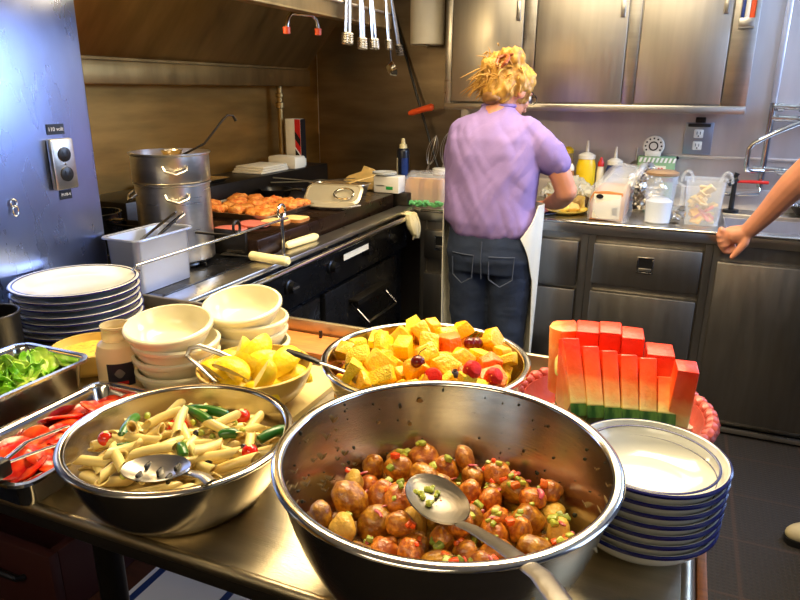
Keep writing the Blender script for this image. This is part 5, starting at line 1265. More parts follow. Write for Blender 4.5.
MB().box((-0.155, 3.4585, CZ + 0.165), (-0.075, 3.4598, CZ + 0.205)).build('label', PAPER, t)
b = MB()
for k, wd in enumerate((0.012, 0.008, 0.012, 0.008, 0.01)): b.tube([(-0.148 + 0.014 * k + wd * 0.4 * math.cos(a), 3.458, CZ + 0.185 + 0.010 * math.sin(a)) for a in [q * PI / 6 for q in range(9)]], 0.0022, 6)
b.build('red_script', RED, t)
MB().box((-0.204, 3.4585, CZ + 0.13), (-0.036, 3.4598, CZ + 0.15)).build('lower_band', mat('brown_band', (110, 50, 40), 0.5), t)
t = thing('kitchen_dial', 'round cream dial thermometer on top of the green box', 'thermometer', (-0.142, 3.50, CZ + 0.2455))
Mx = face_front(-0.142, 3.50, CZ + 0.295)
MB().lathe([(0, 0), (0.046, 0), (0.049, 0.004), (0.049, 0.016), (0.046, 0.02), (0, 0.02)], M=Mx, n=40).build('case', WHITE, t)
b = MB()
for k in range(12):
    a = k * PI / 6; b.ball((0.036 * math.cos(a), 0.036 * math.sin(a), 0.0205), (0.005, 0.005, 0.0012), 1, M=Mx)
b.build('dial_marks', DARKM, t)
MB().lathe([(0.016, 0.0202), (0.022, 0.0206), (0.022, 0.0215), (0.016, 0.0215)], M=Mx, n=28).build('inner_ring', DARKM, t)
MB().box((-0.178, 3.478, CZ + 0.2455), (-0.106, 3.502, CZ + 0.27), 0.004).build('stand', WHITE, t)
# pitcher
t = thing('clear_pitcher', 'tall clear pitcher with tan lid and white contents beside the white loaf', 'pitcher', (-0.075, 3.07, CZ)); c = (-0.075, 3.07, CZ)
MB().lathe([(0, 0.0), (0.050, 0.0), (0.053, 0.004), (0.066, 0.205), (0.064, 0.205), (0.051, 0.006), (0, 0.004)], c, 40).build('jug', CLEAR, t)
MB().lathe([(0, 0.0065), (0.049, 0.0065), (0.055, 0.095), (0.03, 0.112), (0, 0.108)], c, 32).build('contents', mat('white_sugar', (228, 232, 240), 0.6, bump=0.2, bs=150), t)
MB().lathe([(0, 0.2055), (0.064, 0.2055), (0.068, 0.208), (0.068, 0.218), (0.05, 0.226), (0, 0.228)], c, 40).build('lid', mat('tan_lid', (140, 112, 84), 0.35), t)
MB().tube([(-0.018, 3.06, CZ + 0.18), (0.012, 3.05, CZ + 0.17), (0.014, 3.05, CZ + 0.09), (-0.025, 3.06, CZ + 0.06)], 0.008, 10).build('handle', CLEAR, t)
t = thing('foil_scrap', 'small crumpled foil scrap between pitcher and clear tub', 'foil', (-0.0, 3.14, CZ))
MB().ball((0.0, 3.12, CZ + 0.028), (0.035, 0.025, 0.028), 3).jitter(0.03, 45, 4).build('crumple', FOIL, t)
MB().tube([(-0.02, 3.085, CZ + 0.012), (-0.035, 3.06, CZ + 0.008), (-0.045, 3.04, CZ + 0.006)], [0.004, 0.006, 0.010], 8, flat=0.4).build('twist', FOIL, t)
# clear tub
tx0, ty0, tx1, ty1 = 0.022, 3.06, 0.178, 3.21
t = thing('clear_tub', 'clear square tub of pale biscuits and pink scraps on the counter', 'tub', (0.1, 3.135, CZ))
MB().rings([rrect(tx0 + 0.01, ty0 + 0.01, tx1 - 0.01, ty1 - 0.01, 0.02, CZ), rrect(tx0, ty0, tx1, ty1, 0.022, CZ + 0.185), rrect(tx0 - 0.008, ty0 - 0.008, tx1 + 0.008, ty1 + 0.008, 0.025, CZ + 0.187), rrect(tx0 - 0.008, ty0 - 0.008, tx1 + 0.008, ty1 + 0.008, 0.025, CZ + 0.192), rrect(tx0 + 0.003, ty0 + 0.003, tx1 - 0.003, ty1 - 0.003, 0.02, CZ + 0.190), rrect(tx0 + 0.013, ty0 + 0.013, tx1 - 0.013, ty1 - 0.013, 0.018, CZ + 0.004)]).build('body', CLEAR, t)
for s in (-1, 1):
    xx = 0.1 + s * 0.075
    MB().tube([(xx + 0.022 * math.cos(a), 3.055, CZ + 0.185 + 0.045 * math.sin(a)) for a in [k * PI / 10 for k in range(11)]], 0.006, 8).build('bail_clip', CLEAR, t)
nm = [('biscuit_piece', BREAD, 'pale biscuit piece inside the clear tub', 'biscuit', 'biscuits in the clear tub'), ('ham_scrap', HAM, 'pink ham scrap at the bottom of the clear tub', 'ham', 'ham scraps in the clear tub'), ('cheese_piece', MANGO, 'yellow cheese piece at the bottom of the clear tub', 'cheese', 'cheese pieces in the clear tub')]
for k in range(34):
    low = k < 20; q = nm[(k % 3) if low else 0]
    b = MB().box((-0.022, -0.018, -0.006), (0.022, 0.018, 0.006), 0.004).jitter(0.008, 50, k)
    o = b.build(q[0], q[1]); o.location = (random.uniform(0.06, 0.14), random.uniform(3.095, 3.175), CZ + 0.02 + (0.045 * random.random() if low else 0.05 + 0.08 * random.random())); o.rotation_euler = (random.uniform(-0.9, 0.9), random.uniform(-0.9, 0.9), random.random() * 6)
    tag(o, q[2], q[3], q[4])
# plates by the cook
t = thing('lunch_plate', 'yellow plate of pale food in front of the elbow of the cook', 'plate', (-0.50, 3.22, CZ))
MB().lathe([(0, 0), (0.06, 0), (0.105, 0.02), (0.105, 0.024), (0.06, 0.005), (0, 0.005)], (-0.485, 3.14, CZ), 48).build('dish', mat('butter_plate', (226, 200, 96), 0.3), t)
for k, (dx, dy, m_, n_) in enumerate(((-0.02, 0.0, MUSTARD, 'egg_salad'), (0.035, 0.015, BREAD, 'bread_roll'))):
    tag(MB().ball((-0.485 + dx, 3.14 + dy, CZ + 0.026), (0.045 - 0.01 * k, 0.035, 0.022), 3).jitter(0.01, 50, k).build(n_, m_), ('pale yellow egg salad on the yellow plate', 'small bread roll on the yellow plate')[k], ('salad', 'bread')[k])
t = thing('sandwich_plate', 'white plate with pink meat under the hand of the cook', 'plate', (-0.60, 3.07, CZ))
MB().lathe([(0, 0), (0.06, 0), (0.10, 0.014), (0.10, 0.018), (0.06, 0.005), (0, 0.005)], (-0.60, 3.075, CZ), 48).build('dish', CHINA, t)
MB().tube([(-0.60 + 0.1 * math.cos(a), 3.075 + 0.1 * math.sin(a), CZ + 0.0165) for a in [k * PI / 24 for k in range(48)]], 0.0016, 6, closed=True).build('edge_band', NAVY, t)
tag(MB().ball((-0.60, 3.055, CZ + 0.020), (0.06, 0.045, 0.014), 3).jitter(0.012, 40, 2).build('pink_meat', HAM), 'pile of pink sliced meat on the white plate by the cook', 'meat')
# jar lids
t = thing('white_lid_jar', 'clear jar with white lid behind the bagged brown bread', 'jar', (-1.16, 3.22, CZ))
MB().lathe([(0, 0), (0.04, 0), (0.042, 0.004), (0.042, 0.14), (0, 0.14)], (-1.13, 3.22, CZ), 32).build('jar', clear_mat('peanut_jar', (160, 120, 70), 0.8), t)
MB().lathe([(0, 0.1405), (0.044, 0.1405), (0.044, 0.165), (0.04, 0.168), (0, 0.168)], (-1.13, 3.22, CZ), 32).build('lid', WHITE, t)
# wall outlet
t = thing('wall_outlet', 'steel power outlet box with dark latch on the wall under the cupboard', 'outlet', (0.05, 3.59, 1.22))
MB().box((-0.012, 3.590, 1.155), (0.114, 3.5995, 1.305), 0.003).build('plate', mat('outlet_steel', (150, 156, 170), 0.35, 0.8, 0.05, 8), t)
for dz in (-0.028, 0.028): 
    s_ = MB().box((0.030, 3.586, 1.225 + dz - 0.02), (0.072, 3.5905, 1.225 + dz + 0.02), 0.004).build('socket', WHITE, t)
    b = MB(); b.box((0.042, 3.5852, 1.225 + dz - 0.004), (0.045, 3.5865, 1.225 + dz + 0.010)); b.box((0.057, 3.5852, 1.225 + dz - 0.004), (0.060, 3.5865, 1.225 + dz + 0.010)); b.box((0.048, 3.5852, 1.225 + dz - 0.014), (0.054, 3.5865, 1.225 + dz - 0.008)); b.build('slots', BLACK, s_)
MB().box((0.0, 3.584, 1.285), (0.10, 3.5905, 1.30), 0.002).build('cover_hinge', BLACK, t)
MB().box((0.03, 3.580, 1.305), (0.075, 3.5995, 1.33), 0.003).build('conduit', DARKM, t)
tag(MB().lathe([(0, 0), (0.009, 0), (0.009, 0.01), (0.005, 0.014), (0, 0.014)], M=face_front(-0.03, 3.599, 1.135), n=16).build('black_stud', BLACK), 'tiny black knob on the wall seam below the outlet', 'stud')
# faucet
fa = thing('wall_faucet', 'polished wall faucet with risers over the sink', 'faucet', (0.35, 3.5, 1.1))
b = MB(); b.tube([(0.345, 3.545, 1.02), (0.345, 3.545, 1.40)], 0.014, 14); b.build('riser', CHROME, fa)
b = MB(); b.tube([(0.30, 3.545, 1.105), (0.50, 3.545, 1.100)], 0.013, 12); b.tube([(0.345, 3.545, 1.10), (0.345, 3.5975, 1.10)], 0.016, 12); b.build('lower_body', CHROME, fa)
b = MB(); b.tube([(0.345, 3.545, 1.335), (0.60, 3.545, 1.325)], 0.015, 12); b.tube([(0.36, 3.545, 1.385), (0.55, 3.545, 1.375)], 0.012, 12); b.build('upper_body', CHROME, fa)
b = MB(); b.tube([(0.56, 3.50, 1.345), (0.48, 3.48, 1.33), (0.36, 3.47, 1.27), (0.285, 3.465, 1.225), (0.268, 3.465, 1.20), (0.268, 3.465, 1.13), (0.272, 3.47, 1.105), (0.30, 3.50, 1.095), (0.345, 3.53, 1.095)], 0.011, 12); b.build('swing_spout', CHROME, fa)
for x, z in ((0.42, 1.10), (0.46, 1.385), (0.375, 1.385)):
    v = MB(); v.lathe([(0.012, 0), (0.02, 0.004), (0.02, 0.026), (0.012, 0.03)], M=T(x - 0.015, 3.545, z - 0.003) @ Matrix.Rotation(PI / 2, 4, 'Y'), n=16); v.tube([(x, 3.53, z), (x, 3.49, z)], 0.008, 10); v.tube([(x - 0.03, 3.488, z), (x + 0.03, 3.488, z)], 0.007, 10)
    v.build('valve', CHROME, fa)
b = MB(); b.tube([(0.345, 3.545, 1.02), (0.345, 3.53, 0.99), (0.20, 3.53, 0.98)], 0.010, 10); b.build('drain_elbow', CHROME, fa)
t = thing('red_handle_brush', 'red handled scrub brush in a black stand behind the clear tub', 'brush', (0.24, 3.50, CZ))
MB().tube([(0.245, 3.50, 1.045), (0.30, 3.50, 1.047), (0.375, 3.50, 1.047)], [0.006, 0.008, 0.008], 10).build('handle', RED, t)
b = MB(); b.tube([(0.235, 3.50, CZ), (0.235, 3.50, 1.07), (0.24, 3.50, 1.085)], [0.012, 0.010, 0.013], 10); b.lathe([(0, 0), (0.035, 0), (0.035, 0.012), (0, 0.014)], (0.235, 3.50, CZ), 20); b.build('stand', BLACK, t)
b = MB(); b.tube([(0.205, 3.50, 1.03), (0.245, 3.50, 1.06)], 0.014, 10); b.build('head', BLACK, t)
t = thing('colander', 'dented steel strainer on the sink rim at the picture edge', 'strainer', (0.53, 3.49, CZ))
MB().lathe([(0, 0.005), (0.04, 0.005), (0.075, 0.05), (0.08, 0.052), (0.08, 0.055), (0.073, 0.053), (0.038, 0.008), (0, 0.008)], (0.55, 3.52, CZ), 36).build('body', DARKM, t)
b = MB()
for k in range(24): b.tube([(0.55 + 0.08 * math.cos(a), 3.52 + 0.08 * math.sin(a), CZ + 0.05 + 0.012 * math.sin(q * PI / 4)) for q, a in [(q, 2 * PI * k / 24 + q * 0.033) for q in range(5)]], 0.003, 5)
b.build('rim_wire', STEEL, t)

# ------------------------------------------------------------------ people
def oval(c, rx, ry, n=28, tilt=None, power=2.0):
    out = []
    for k in range(n):
        a = 2 * PI * k / n; ca, sa = math.cos(a), math.sin(a)
        out.append((c[0] + rx * math.copysign(abs(ca) ** (2 / power), ca), c[1] + ry * math.copysign(abs(sa) ** (2 / power), sa), c[2]))
    return out
def limb(mb, pts, rad, n=14):
    """smooth tapered limb through pts"""
    P = [Vector(p) for p in pts]; Q = []; R = []
    for i in range(len(P) - 1):
        p0 = P[max(0, i - 1)]; p1 = P[i]; p2 = P[i + 1]; p3 = P[min(len(P) - 1, i + 2)]
        for s in range(5):
            t = s / 5
            Q.append(0.5 * ((2 * p1) + (p2 - p0) * t + (2 * p0 - 5 * p1 + 4 * p2 - p3) * t * t + (3 * p1 - p0 - 3 * p2 + p3) * t ** 3)); R.append(rad[i] + (rad[i + 1] - rad[i]) * t)
    Q.append(P[-1]); R.append(rad[-1])
    mb.tube(Q, R, n); mb.ball(Q[0], R[0], 2); mb.ball(Q[-1], R[-1], 2)
def person_head(mb, c, yaw, pitch, s=1.0):
    """skull with jaw, nose, lips, brow, ears; looks along +Y before turning"""
    M = T(*c) @ rz(yaw) @ Matrix.Rotation(pitch, 4, 'X') @ Matrix.Scale(s, 4)
    mb.ball((0, -0.008, 0.02), (0.074, 0.092, 0.088), 3, M)
    mb.ball((0, 0.035, -0.045), (0.052, 0.052, 0.062), 3, M)
    mb.ball((0, 0.068, -0.088), (0.022, 0.016, 0.016), 2, M)
    mb.tube([(0, 0.086, 0.008), (0, 0.100, -0.016), (0, 0.108, -0.034), (0, 0.090, -0.040)], [0.008, 0.010, 0.013, 0.008], 8, M=M)
    mb.tube([(-0.022, 0.080, -0.062), (0, 0.092, -0.060), (0.022, 0.080, -0.062)], [0.004, 0.007, 0.004], 8, M=M)
    mb.tube([(-0.045, 0.070, 0.024), (-0.02, 0.084, 0.027), (0.02, 0.084, 0.027), (0.045, 0.070, 0.024)], 0.008, 8, M=M)
    for sx in (-1, 1):
        mb.ball((sx * 0.076, -0.008, -0.010), (0.010, 0.021, 0.031), 2, M)
        mb.ball((sx * 0.035, 0.060, -0.025), (0.022, 0.022, 0.022), 2, M)
    return M
def eyes(parent, M):
    for sx in (-1, 1):
        e = MB().ball((sx * 0.031, 0.076, 0.006), 0.0115, 2, M).build('eye', WHITE, parent)
        MB().ball((sx * 0.031, 0.0852, 0.006), 0.0052, 2, M).build('iris', DARKM, e)
def hand(mb, M, curl=0.6, side=1, s=1.0):
    """palm lies in local XY, fingers along +X, back of the hand +Z; side=+1 puts the thumb on +Y"""
    mb.ball((0.040, 0, 0), (0.048, 0.040, 0.0145), 3, M)
    mb.ball((0.070, 0, 0.001), (0.022, 0.040, 0.014), 3, M)
    for k, (y, L, r) in enumerate(((0.030, 0.072, 0.0088), (0.010, 0.080, 0.0092), (-0.010, 0.074, 0.0088), (-0.029, 0.058, 0.0078))):
        y *= side; p = Vector((0.080, y, 0.0)); a = curl * 0.55; P = [Vector((0.045, y * 0.7, 0)), p]
        for seg, f in ((0.44, 1.0), (0.31, 1.9), (0.25, 2.6)):
            ang = a * f; p = p + Vector((math.cos(ang), 0, -math.sin(ang))) * L * seg; P.append(p)
        mb.tube(P, [r, r * 1.08, r, r * 0.92, r * 0.78], 10, M=M); mb.ball(P[-1], r * 0.78, 2, M); mb.ball(P[1], r * 1.15, 2, M)
    P = [Vector((0.012, 0.018 * side, -0.004)), Vector((0.038, 0.046 * side, -0.012)), Vector((0.066, 0.058 * side, -0.022)), Vector((0.088, 0.058 * side, -0.032))]
    mb.tube(P, [0.014, 0.013, 0.0105, 0.008], 10, M=M); mb.ball(P[-1], 0.008, 2, M)
def basis(o, xdir, zdir):
    x = Vector(xdir).normalized(); z = Vector(zdir); z = (z - x * z.dot(x)).normalized(); y = z.cross(x)
    M = Matrix((x, y, z)).transposed().to_4x4(); M.translation = Vector(o); return M

# ---- the cook
WX, WY = -0.728, 2.70
wm = thing('person', 'cook seen from behind in lilac t-shirt, jeans and white apron, working at the counter', 'person', (WX, WY, 0))
bd = MB()
HCx, HCy, HCz = -0.684, 2.79, 1.446
bd.rings([oval((WX, WY, 0.82), 0.15, 0.10), oval((WX, WY, 0.92), 0.16, 0.105), oval((WX, WY + 0.01, 1.1), 0.155, 0.10), oval((WX, WY + 0.02, 1.25), 0.14, 0.085), oval((WX, WY + 0.03, 1.33), 0.09, 0.06)])
limb(bd, [(WX, WY + 0.02, 1.30), (WX + 0.006, WY + 0.04, 1.38), (HCx, HCy - 0.02, 1.46)], [0.07, 0.055, 0.055])
HM = person_head(bd, (HCx, HCy, HCz), math.radians(-32), math.radians(-28), 1.0)
limb(bd, [(-0.60, 2.735, 1.26), (-0.48, 2.74, 1.17), (-0.428, 2.765, 1.055)], [0.04, 0.046, 0.044])
limb(bd, [(-0.428, 2.765, 1.055), (-0.47, 2.89, 1.0), (-0.535, 3.0, 0.965)], [0.046, 0.042, 0.028])
hand(bd, basis((-0.535, 3.0, 0.965), (-0.5, 0.75, -0.2), (0.1, 0.0, 1)), 0.5, 1)
limb(bd, [(-0.85, 2.74, 1.26), (-0.90, 2.78, 1.16), (-0.885, 2.82, 1.06)], [0.04, 0.045, 0.043])
limb(bd, [(-0.885, 2.82, 1.06), (-0.82, 2.94, 0.99), (-0.73, 3.02, 0.965)], [0.045, 0.040, 0.028])
hand(bd, basis((-0.73, 3.02, 0.965), (0.6, 0.6, -0.2), (0, 0.1, 1)), 0.5, -1)
for sx in (-1, 1):
    limb(bd, [(WX + sx * 0.08, WY, 0.86), (WX + sx * 0.088, WY + 0.01, 0.50), (WX + sx * 0.09, WY, 0.09)], [0.085, 0.055, 0.04])
    bd.ball((WX + sx * 0.09, WY + 0.05, 0.05), (0.042, 0.10, 0.045), 3)
body = bd.build('body', SKIN, wm)
bake(body, [('REMESH', dict(mode='VOXEL', voxel_size=0.0055)), ('SMOOTH', dict(factor=0.5, iterations=5))])
eyes(wm, HM)
# t-shirt
b = MB()
R_ = [(0.862, -0.705, 2.705, 0.150, 0.118), (0.885, -0.708, 2.70, 0.178, 0.128), (0.93, -0.722, 2.70, 0.198, 0.136), (1.0, -0.728, 2.70, 0.196, 0.132), (1.10, -0.728, 2.705, 0.190, 0.126), (1.20, -0.728, 2.715, 0.192, 0.124), (1.26, -0.728, 2.725, 0.188, 0.116), (1.305, -0.727, 2.735, 0.160, 0.100), (1.34, -0.726, 2.742, 0.118, 0.084), (1.372, -0.724, 2.752, 0.076, 0.068), (1.388, -0.723, 2.756, 0.064, 0.062)]
b.rings([oval((x, y, z), rx, ry, 40, power=2.3) for z, x, y, rx, ry in R_])
limb(b, [(-0.60, 2.735, 1.278), (-0.53, 2.735, 1.225), (-0.477, 2.745, 1.165)], [0.074, 0.070, 0.060], 18)
limb(b, [(-0.85, 2.735, 1.27), (-0.885, 2.75, 1.21), (-0.898, 2.785, 1.14)], [0.074, 0.070, 0.062], 18)
sh = b.build('t_shirt', LILAC, wm)
bake(sh, [('REMESH', dict(mode='VOXEL', voxel_size=0.0065)), ('SMOOTH', dict(factor=0.6, iterations=8))])
wrinkle(sh, 0.014, 5, (2.0, 1, 0.7), 3, 0.5); wrinkle(sh, 0.010, 8, (1.8, 1, 0.5), 5, -0.6)
b = MB(); b.tube([(-0.723 + 0.066 * math.cos(a), 2.757 + 0.062 * math.sin(a), 1.387 - 0.004 * math.sin(a)) for a in [k * PI / 16 for k in range(32)]], 0.008, 8, closed=True)
b.build('neckband', LILAC, sh)
# jeans
b = MB()
b.rings([oval((-0.722, 2.70, 0.895), 0.172, 0.118, 32, power=2.2), oval((-0.718, 2.695, 0.84), 0.182, 0.128, 32, power=2.2), oval((-0.716, 2.69, 0.77), 0.185, 0.130, 32, power=2.2), oval((-0.716, 2.695, 0.715), 0.178, 0.112, 32, power=2.4)])
limb(b, [(-0.800, 2.70, 0.78), (-0.802, 2.71, 0.48), (-0.806, 2.70, 0.06)], [0.106, 0.083, 0.072], 20)
limb(b, [(-0.632, 2.70, 0.78), (-0.628, 2.71, 0.48), (-0.625, 2.70, 0.06)], [0.106, 0.083, 0.072], 20)
jn = b.build('jeans', DENIM, wm)
bake(jn, [('REMESH', dict(mode='VOXEL', voxel_size=0.007)), ('SMOOTH', dict(factor=0.6, iterations=6))])
wrinkle(jn, 0.006, 10, (1, 1, 1.8), 2)
STITCH = mat('stitching', (58, 66, 84), 0.8)
for sx in (-1, 1):
    xx = -0.716 + sx * 0.082
    b = MB(); Pq = []
    def bk(x_, z_):
        q = max(-1, min(1, (x_ + 0.716) / 0.19)); return 2.695 - 0.1345 * (1 - abs(q) ** 2.2) ** (1 / 2.2) 
    pts = [(xx - 0.05, 0.80), (xx + 0.05, 0.80), (xx + 0.046, 0.705), (xx, 0.675), (xx - 0.046, 0.705), (xx - 0.05, 0.80)]
    P3 = []
    for (x0, z0), (x1, z1) in zip(pts, pts[1:]):
        for s in range(5): P3.append((x0 + (x1 - x0) * s / 5, bk(x0 + (x1 - x0) * s / 5, 0) - 0.004, z0 + (z1 - z0) * s / 5))
    b.tube(P3, 0.0026, 6); b.build('back_pocket', STITCH, jn)
MB().tube([(-0.716, 2.562, 0.86), (-0.716, 2.556, 0.78), (-0.716, 2.572, 0.70)], 0.0028, 6).build('center_seam', STITCH, jn)
for sx in (-1, 1):
    s = MB().ball((WX + sx * 0.09, WY + 0.055, 0.045), (0.052, 0.13, 0.052), 3)
    s.box((WX + sx * 0.09 - 0.05, WY - 0.06, 0.001), (WX + sx * 0.09 + 0.05, WY + 0.18, 0.022), 0.01)
    s.build('shoe', BLACK, wm)
# apron wraps the front and comes round the hips
def apr(u, v):
    z = 0.985 - 0.68 * v
    a0 = math.radians(-62 + 44 * min(1, v * 2.2) + 8 * v); a1 = math.radians(192 + 10 * (1 - v))
    if v < 0.18: a0 = math.radians(-62 + 44 * min(1, v * 2.2) + 52 * (0.18 - v) / 0.18 * 0.9)
    a = a0 + (a1 - a0) * u
    rx = 0.212 - 0.012 * v + 0.005 * math.sin(a * 9 + v * 3); ry = 0.152 + 0.005 * math.sin(a * 7)
    return (-0.716 + rx * math.cos(a), 2.70 + ry * math.sin(a), z + 0.02 * math.cos(a) * (1 - v))
MB().sheet(apr, 70, 40, 0.003).build('apron', APRON, wm)
# hair
hb = MB()
def HP(x, y, z): return HM @ Vector((x, y, z))
hb.ball((0, -0.020, 0.030), (0.092, 0.098, 0.092), 3, HM); hb.ball((0, -0.062, -0.022), (0.080, 0.052, 0.070), 3, HM)
hb.ball((-0.045, -0.085, 0.055), (0.056, 0.050, 0.052), 3, HM); hb.ball((0.02, -0.075, 0.098), (0.052, 0.050, 0.042), 3, HM); hb.ball((-0.082, -0.07, 0.012), (0.045, 0.045, 0.055), 3, HM)
hr = hb.build('hair', HAIR, wm)
bake(hr, [('REMESH', dict(mode='VOXEL', voxel_size=0.005)), ('SMOOTH', dict(factor=0.5, iterations=3))])
wrinkle(hr, 0.014, 20, (1.4, 1.4, 0.6), 1); wrinkle(hr, 0.008, 60, (1.2, 1.2, 0.5), 4)
rnd = random.Random(5); b = MB()
for k in range(190):
    a = rnd.uniform(0.1, PI - 0.1) + PI; el = rnd.uniform(-0.5, 1.3)
    base = Vector((0.086 * math.cos(a) * math.cos(el), -0.03 + 0.10 * math.sin(a) * math.cos(el), 0.03 + 0.088 * math.sin(el)))
    if k % 3 == 0: base = Vector((-0.05 + rnd.gauss(0, 0.035), -0.09 + rnd.gauss(0, 0.03), 0.06 + rnd.gauss(0, 0.035)))
    d = (base - Vector((0, -0.02, 0.02))).normalized(); L = rnd.uniform(0.018, 0.042)
    dr = d * 0.55 + Vector((rnd.gauss(-0.2, 0.5), rnd.gauss(-0.1, 0.3), rnd.gauss(-0.35, 0.5)))
    p1 = base + dr * L * 0.55; p2 = p1 + (dr + Vector((rnd.gauss(0, 0.5), rnd.gauss(0, 0.3), -0.7))) * L * 0.5
    b.tube([HP(*base), HP(*p1), HP(*p2)], [0.0034, 0.0024, 0.0007], 5)
for k in range(60):
    x0 = rnd.uniform(-0.10, -0.03); p0 = Vector((x0, -0.085 + rnd.gauss(0, 0.02), rnd.uniform(-0.03, 0.05)))
    p1 = p0 + Vector((rnd.gauss(-0.02, 0.015), -0.005, -0.028)); p2 = p1 + Vector((rnd.gauss(-0.022, 0.016), 0.004, -0.03))
    b.tube([HP(*p0), HP(*p1), HP(*p2)], [0.004, 0.003, 0.0007], 5)
tag(b.build('loose_strands', HAIR, hr), kind='stuff')
b = MB(); b.ball((0.0, -0.085, -0.075), (0.050, 0.022, 0.028), 3, HM).jitter(0.006, 60, 2); b.build('nape_hair', HAIR_D, hr)
cl = MB()
for sx in (-1, 1):
    cl.tube([HP(0.030 + sx * 0.006, -0.118, 0.088), HP(0.030 + sx * 0.026, -0.128, 0.072), HP(0.030 + sx * 0.024, -0.130, 0.046), HP(0.030 + sx * 0.010, -0.130, 0.030)], [0.007, 0.010, 0.009, 0.004], 8)
cl.tube([HP(0.0, -0.118, 0.092), HP(0.030, -0.124, 0.084), HP(0.060, -0.114, 0.094)], [0.005, 0.008, 0.005], 8)
cl.build('hair_clip', mat('brown_clip', (150, 74, 28), 0.3, 0, 0.4, 30, coat=0.3), hr)
gl = MB(); gl.tube([HP(0.082, -0.005, 0.012), HP(0.080, 0.03, 0.014), HP(0.070, 0.082, 0.012)], 0.0022, 6)
for sx in (-1, 1): gl.tube([HP(sx * 0.033 + 0.026 * math.cos(a), 0.098, 0.006 + 0.019 * math.sin(a)) for a in [k * PI / 10 for k in range(20)]], 0.0016, 6, closed=True)
gl.tube([HP(-0.007, 0.1, 0.008), HP(0.007, 0.1, 0.008)], 0.0016, 6); gl.tube([HP(-0.082, -0.005, 0.012), HP(-0.070, 0.082, 0.012)], 0.0022, 6)
gl.build('glasses', BLACK, wm)

# ---- the second person: only forearm, hand and a shoe reach into the picture
PX, PY = 0.93, 2.33
p2 = thing('person', 'second person mostly out of view, bare forearm and fist leaning on the counter edge', 'person', (PX, PY, 0))
b = MB()
b.rings([oval((PX, PY, 0.84), 0.14, 0.09), oval((PX, PY, 1.0), 0.15, 0.10), oval((PX, PY, 1.2), 0.17, 0.11), oval((PX, PY, 1.36), 0.17, 0.09), oval((PX, PY, 1.44), 0.08, 0.07)])
limb(b, [(PX, PY, 1.40), (PX, PY + 0.01, 1.47), (PX, PY + 0.02, 1.55)], [0.07, 0.056, 0.056])
HM2 = person_head(b, (PX, PY + 0.03, 1.60), math.radians(30), math.radians(-15))
DZ = Vector((-0.006, 0, 0.012)); WR = Vector((0.272, 2.915, 0.905)) + DZ
limb(b, [(PX - 0.17, PY + 0.02, 1.37), (0.63, 2.52, 1.34), (0.475, 2.72, 1.275)], [0.062, 0.057, 0.054])
limb(b, [(0.475, 2.72, 1.275), (0.385, 2.81, 1.125), (0.32, 2.872, 1.005), WR], [0.055, 0.054, 0.040, 0.030])
limb(b, [(PX + 0.17, PY, 1.37), (PX + 0.23, PY, 1.15), (PX + 0.22, PY + 0.06, 0.92)], [0.060, 0.048, 0.03])
hand(b, basis((PX + 0.22, PY + 0.06, 0.92), (0, 0.1, -1), (1, 0, 0)), 0.4, 1)
# fist: knuckles towards the cook, fingers curled over the front edge, thumb hanging down
b.ball(Vector((0.232, 2.925, 0.890)) + DZ, (0.050, 0.028, 0.036), 3, None)
b.tube([WR, Vector((0.245, 2.922, 0.895)) + DZ, Vector((0.215, 2.925, 0.885)) + DZ], [0.030, 0.036, 0.034], 12)
for k, (kx, kz, L, r) in enumerate(((0.180, 0.905, 0.9, 0.0125), (0.177, 0.884, 1.0, 0.0130), (0.184, 0.862, 0.95, 0.0125), (0.196, 0.843, 0.8, 0.0110))):
    k0 = Vector((0.215, 2.925, 0.885 - 0.012 * k)) + DZ; k1 = Vector((kx, 2.918, kz)) + DZ; k2 = k1 + Vector((0.010, 0.018, -0.032)) * L; k3 = k2 + Vector((0.030, 0.010, -0.006)) * L; k4 = k3 + Vector((0.016, -0.004, 0.012))
    b.tube([k0, k1, (k1 + k2) / 2 + Vector((-0.004, 0, 0)), k2, k3, k4], [r * 1.1, r * 1.12, r, r * 0.98, r * 0.9, r * 0.75], 10); b.ball(k1, r * 1.18, 2); b.ball(k4, r * 0.75, 2)
P = [Vector(q) + DZ for q in ((0.272, 2.905, 0.895), (0.268, 2.898, 0.862), (0.248, 2.898, 0.828), (0.232, 2.902, 0.802))]
b.tube(P, [0.018, 0.0165, 0.0140, 0.0105], 12); b.ball(P[-1], 0.0105, 2)
for sx in (-1, 1): limb(b, [(PX + sx * 0.085, PY, 0.88), (PX + sx * 0.12 - 0.06, PY + 0.02, 0.48), (PX + sx * 0.14 - 0.13, PY - 0.02, 0.09)], [0.075, 0.050, 0.040])
bo2 = b.build('body', SKIN, p2)
bake(bo2, [('REMESH', dict(mode='VOXEL', voxel_size=0.005)), ('SMOOTH', dict(factor=0.5, iterations=4))])
eyes(p2, HM2)
b = MB(); b.rings([oval((PX, PY, 0.84), 0.18, 0.13), oval((PX, PY, 1.0), 0.175, 0.125), oval((PX, PY, 1.2), 0.19, 0.13), oval((PX, PY, 1.36), 0.185, 0.105), oval((PX, PY, 1.455), 0.085, 0.075)])
limb(b, [(PX - 0.14, PY + 0.01, 1.37), (0.70, 2.46, 1.315)], [0.082, 0.076]); limb(b, [(PX + 0.14, PY, 1.37), (PX + 0.21, PY, 1.22)], [0.082, 0.074])
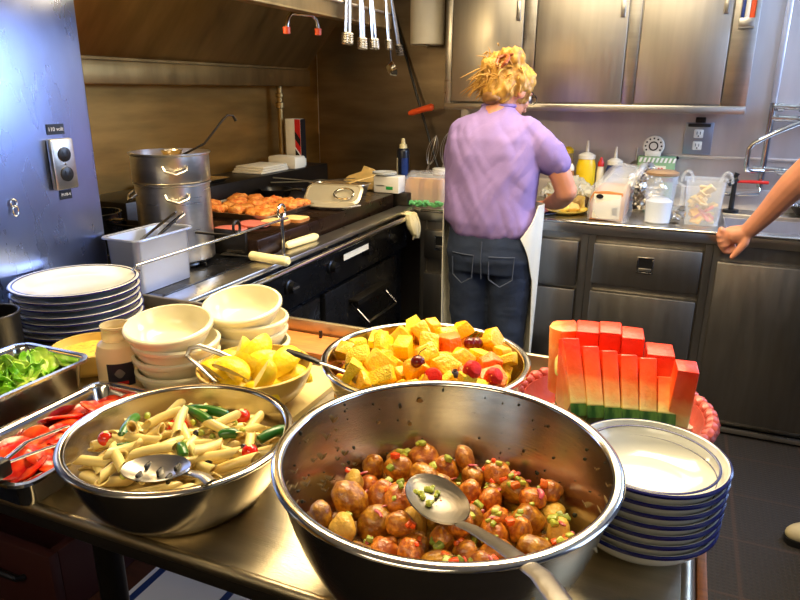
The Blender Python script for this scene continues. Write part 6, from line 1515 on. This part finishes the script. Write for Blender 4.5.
sh2 = b.build('t_shirt', mat('grey_cotton', (80, 84, 92), 0.85), p2)
bake(sh2, [('REMESH', dict(mode='VOXEL', voxel_size=0.008)), ('SMOOTH', dict(factor=0.6, iterations=6))])
b = MB(); b.rings([oval((PX, PY, 0.90), 0.165, 0.125), oval((PX, PY, 0.80), 0.175, 0.13), oval((PX, PY, 0.72), 0.165, 0.11)])
for sx in (-1, 1): limb(b, [(PX + sx * 0.085, PY, 0.80), (PX + sx * 0.12 - 0.06, PY + 0.02, 0.48), (PX + sx * 0.14 - 0.13, PY - 0.02, 0.11)], [0.10, 0.08, 0.068])
j2 = b.build('trousers', mat('dark_trousers', (28, 28, 34), 0.8), p2)
bake(j2, [('REMESH', dict(mode='VOXEL', voxel_size=0.008)), ('SMOOTH', dict(factor=0.6, iterations=6))])
b = MB(); b.ball((PX, PY + 0.02, 1.645), (0.088, 0.10, 0.085), 3); b.jitter(0.02, 30, 2); b.build('hair', HAIR_D, p2)
KH = mat('khaki_canvas', (150, 138, 108), 0.7, 0, 0.12, 30)
for sx, toe in ((-1, (-0.14, -0.05)), (1, (-0.10, -0.09))):
    ax, ay = PX + sx * 0.14 - 0.13, PY - 0.02
    d = Vector((toe[0], toe[1], 0)); u = d.normalized()
    M = basis((ax + d.x * 0.45, ay + d.y * 0.45, 0.0), u, (0, 0, 1))
    s = MB(); s.rings([oval((-0.01, 0, 0.001), 0.145, 0.048, 28, power=2.6), oval((-0.01, 0, 0.026), 0.148, 0.050, 28, power=2.6)], M=M)
    so = s.build('shoe', BLACK, p2)
    s = MB(); s.ball((0.06, 0, 0.034), (0.075, 0.044, 0.036), 3, M); s.ball((-0.05, 0, 0.06), (0.085, 0.042, 0.06), 3, M); s.build('upper', KH, so)
    s = MB()
    for q in range(4): s.tube([(0.075 - 0.028 * q, -0.03, 0.060 + 0.008 * q), (0.072 - 0.028 * q, 0, 0.072 + 0.010 * q), (0.075 - 0.028 * q, 0.03, 0.060 + 0.008 * q)], 0.0035, 6, M=M)
    s.build('laces', BLACK, so)
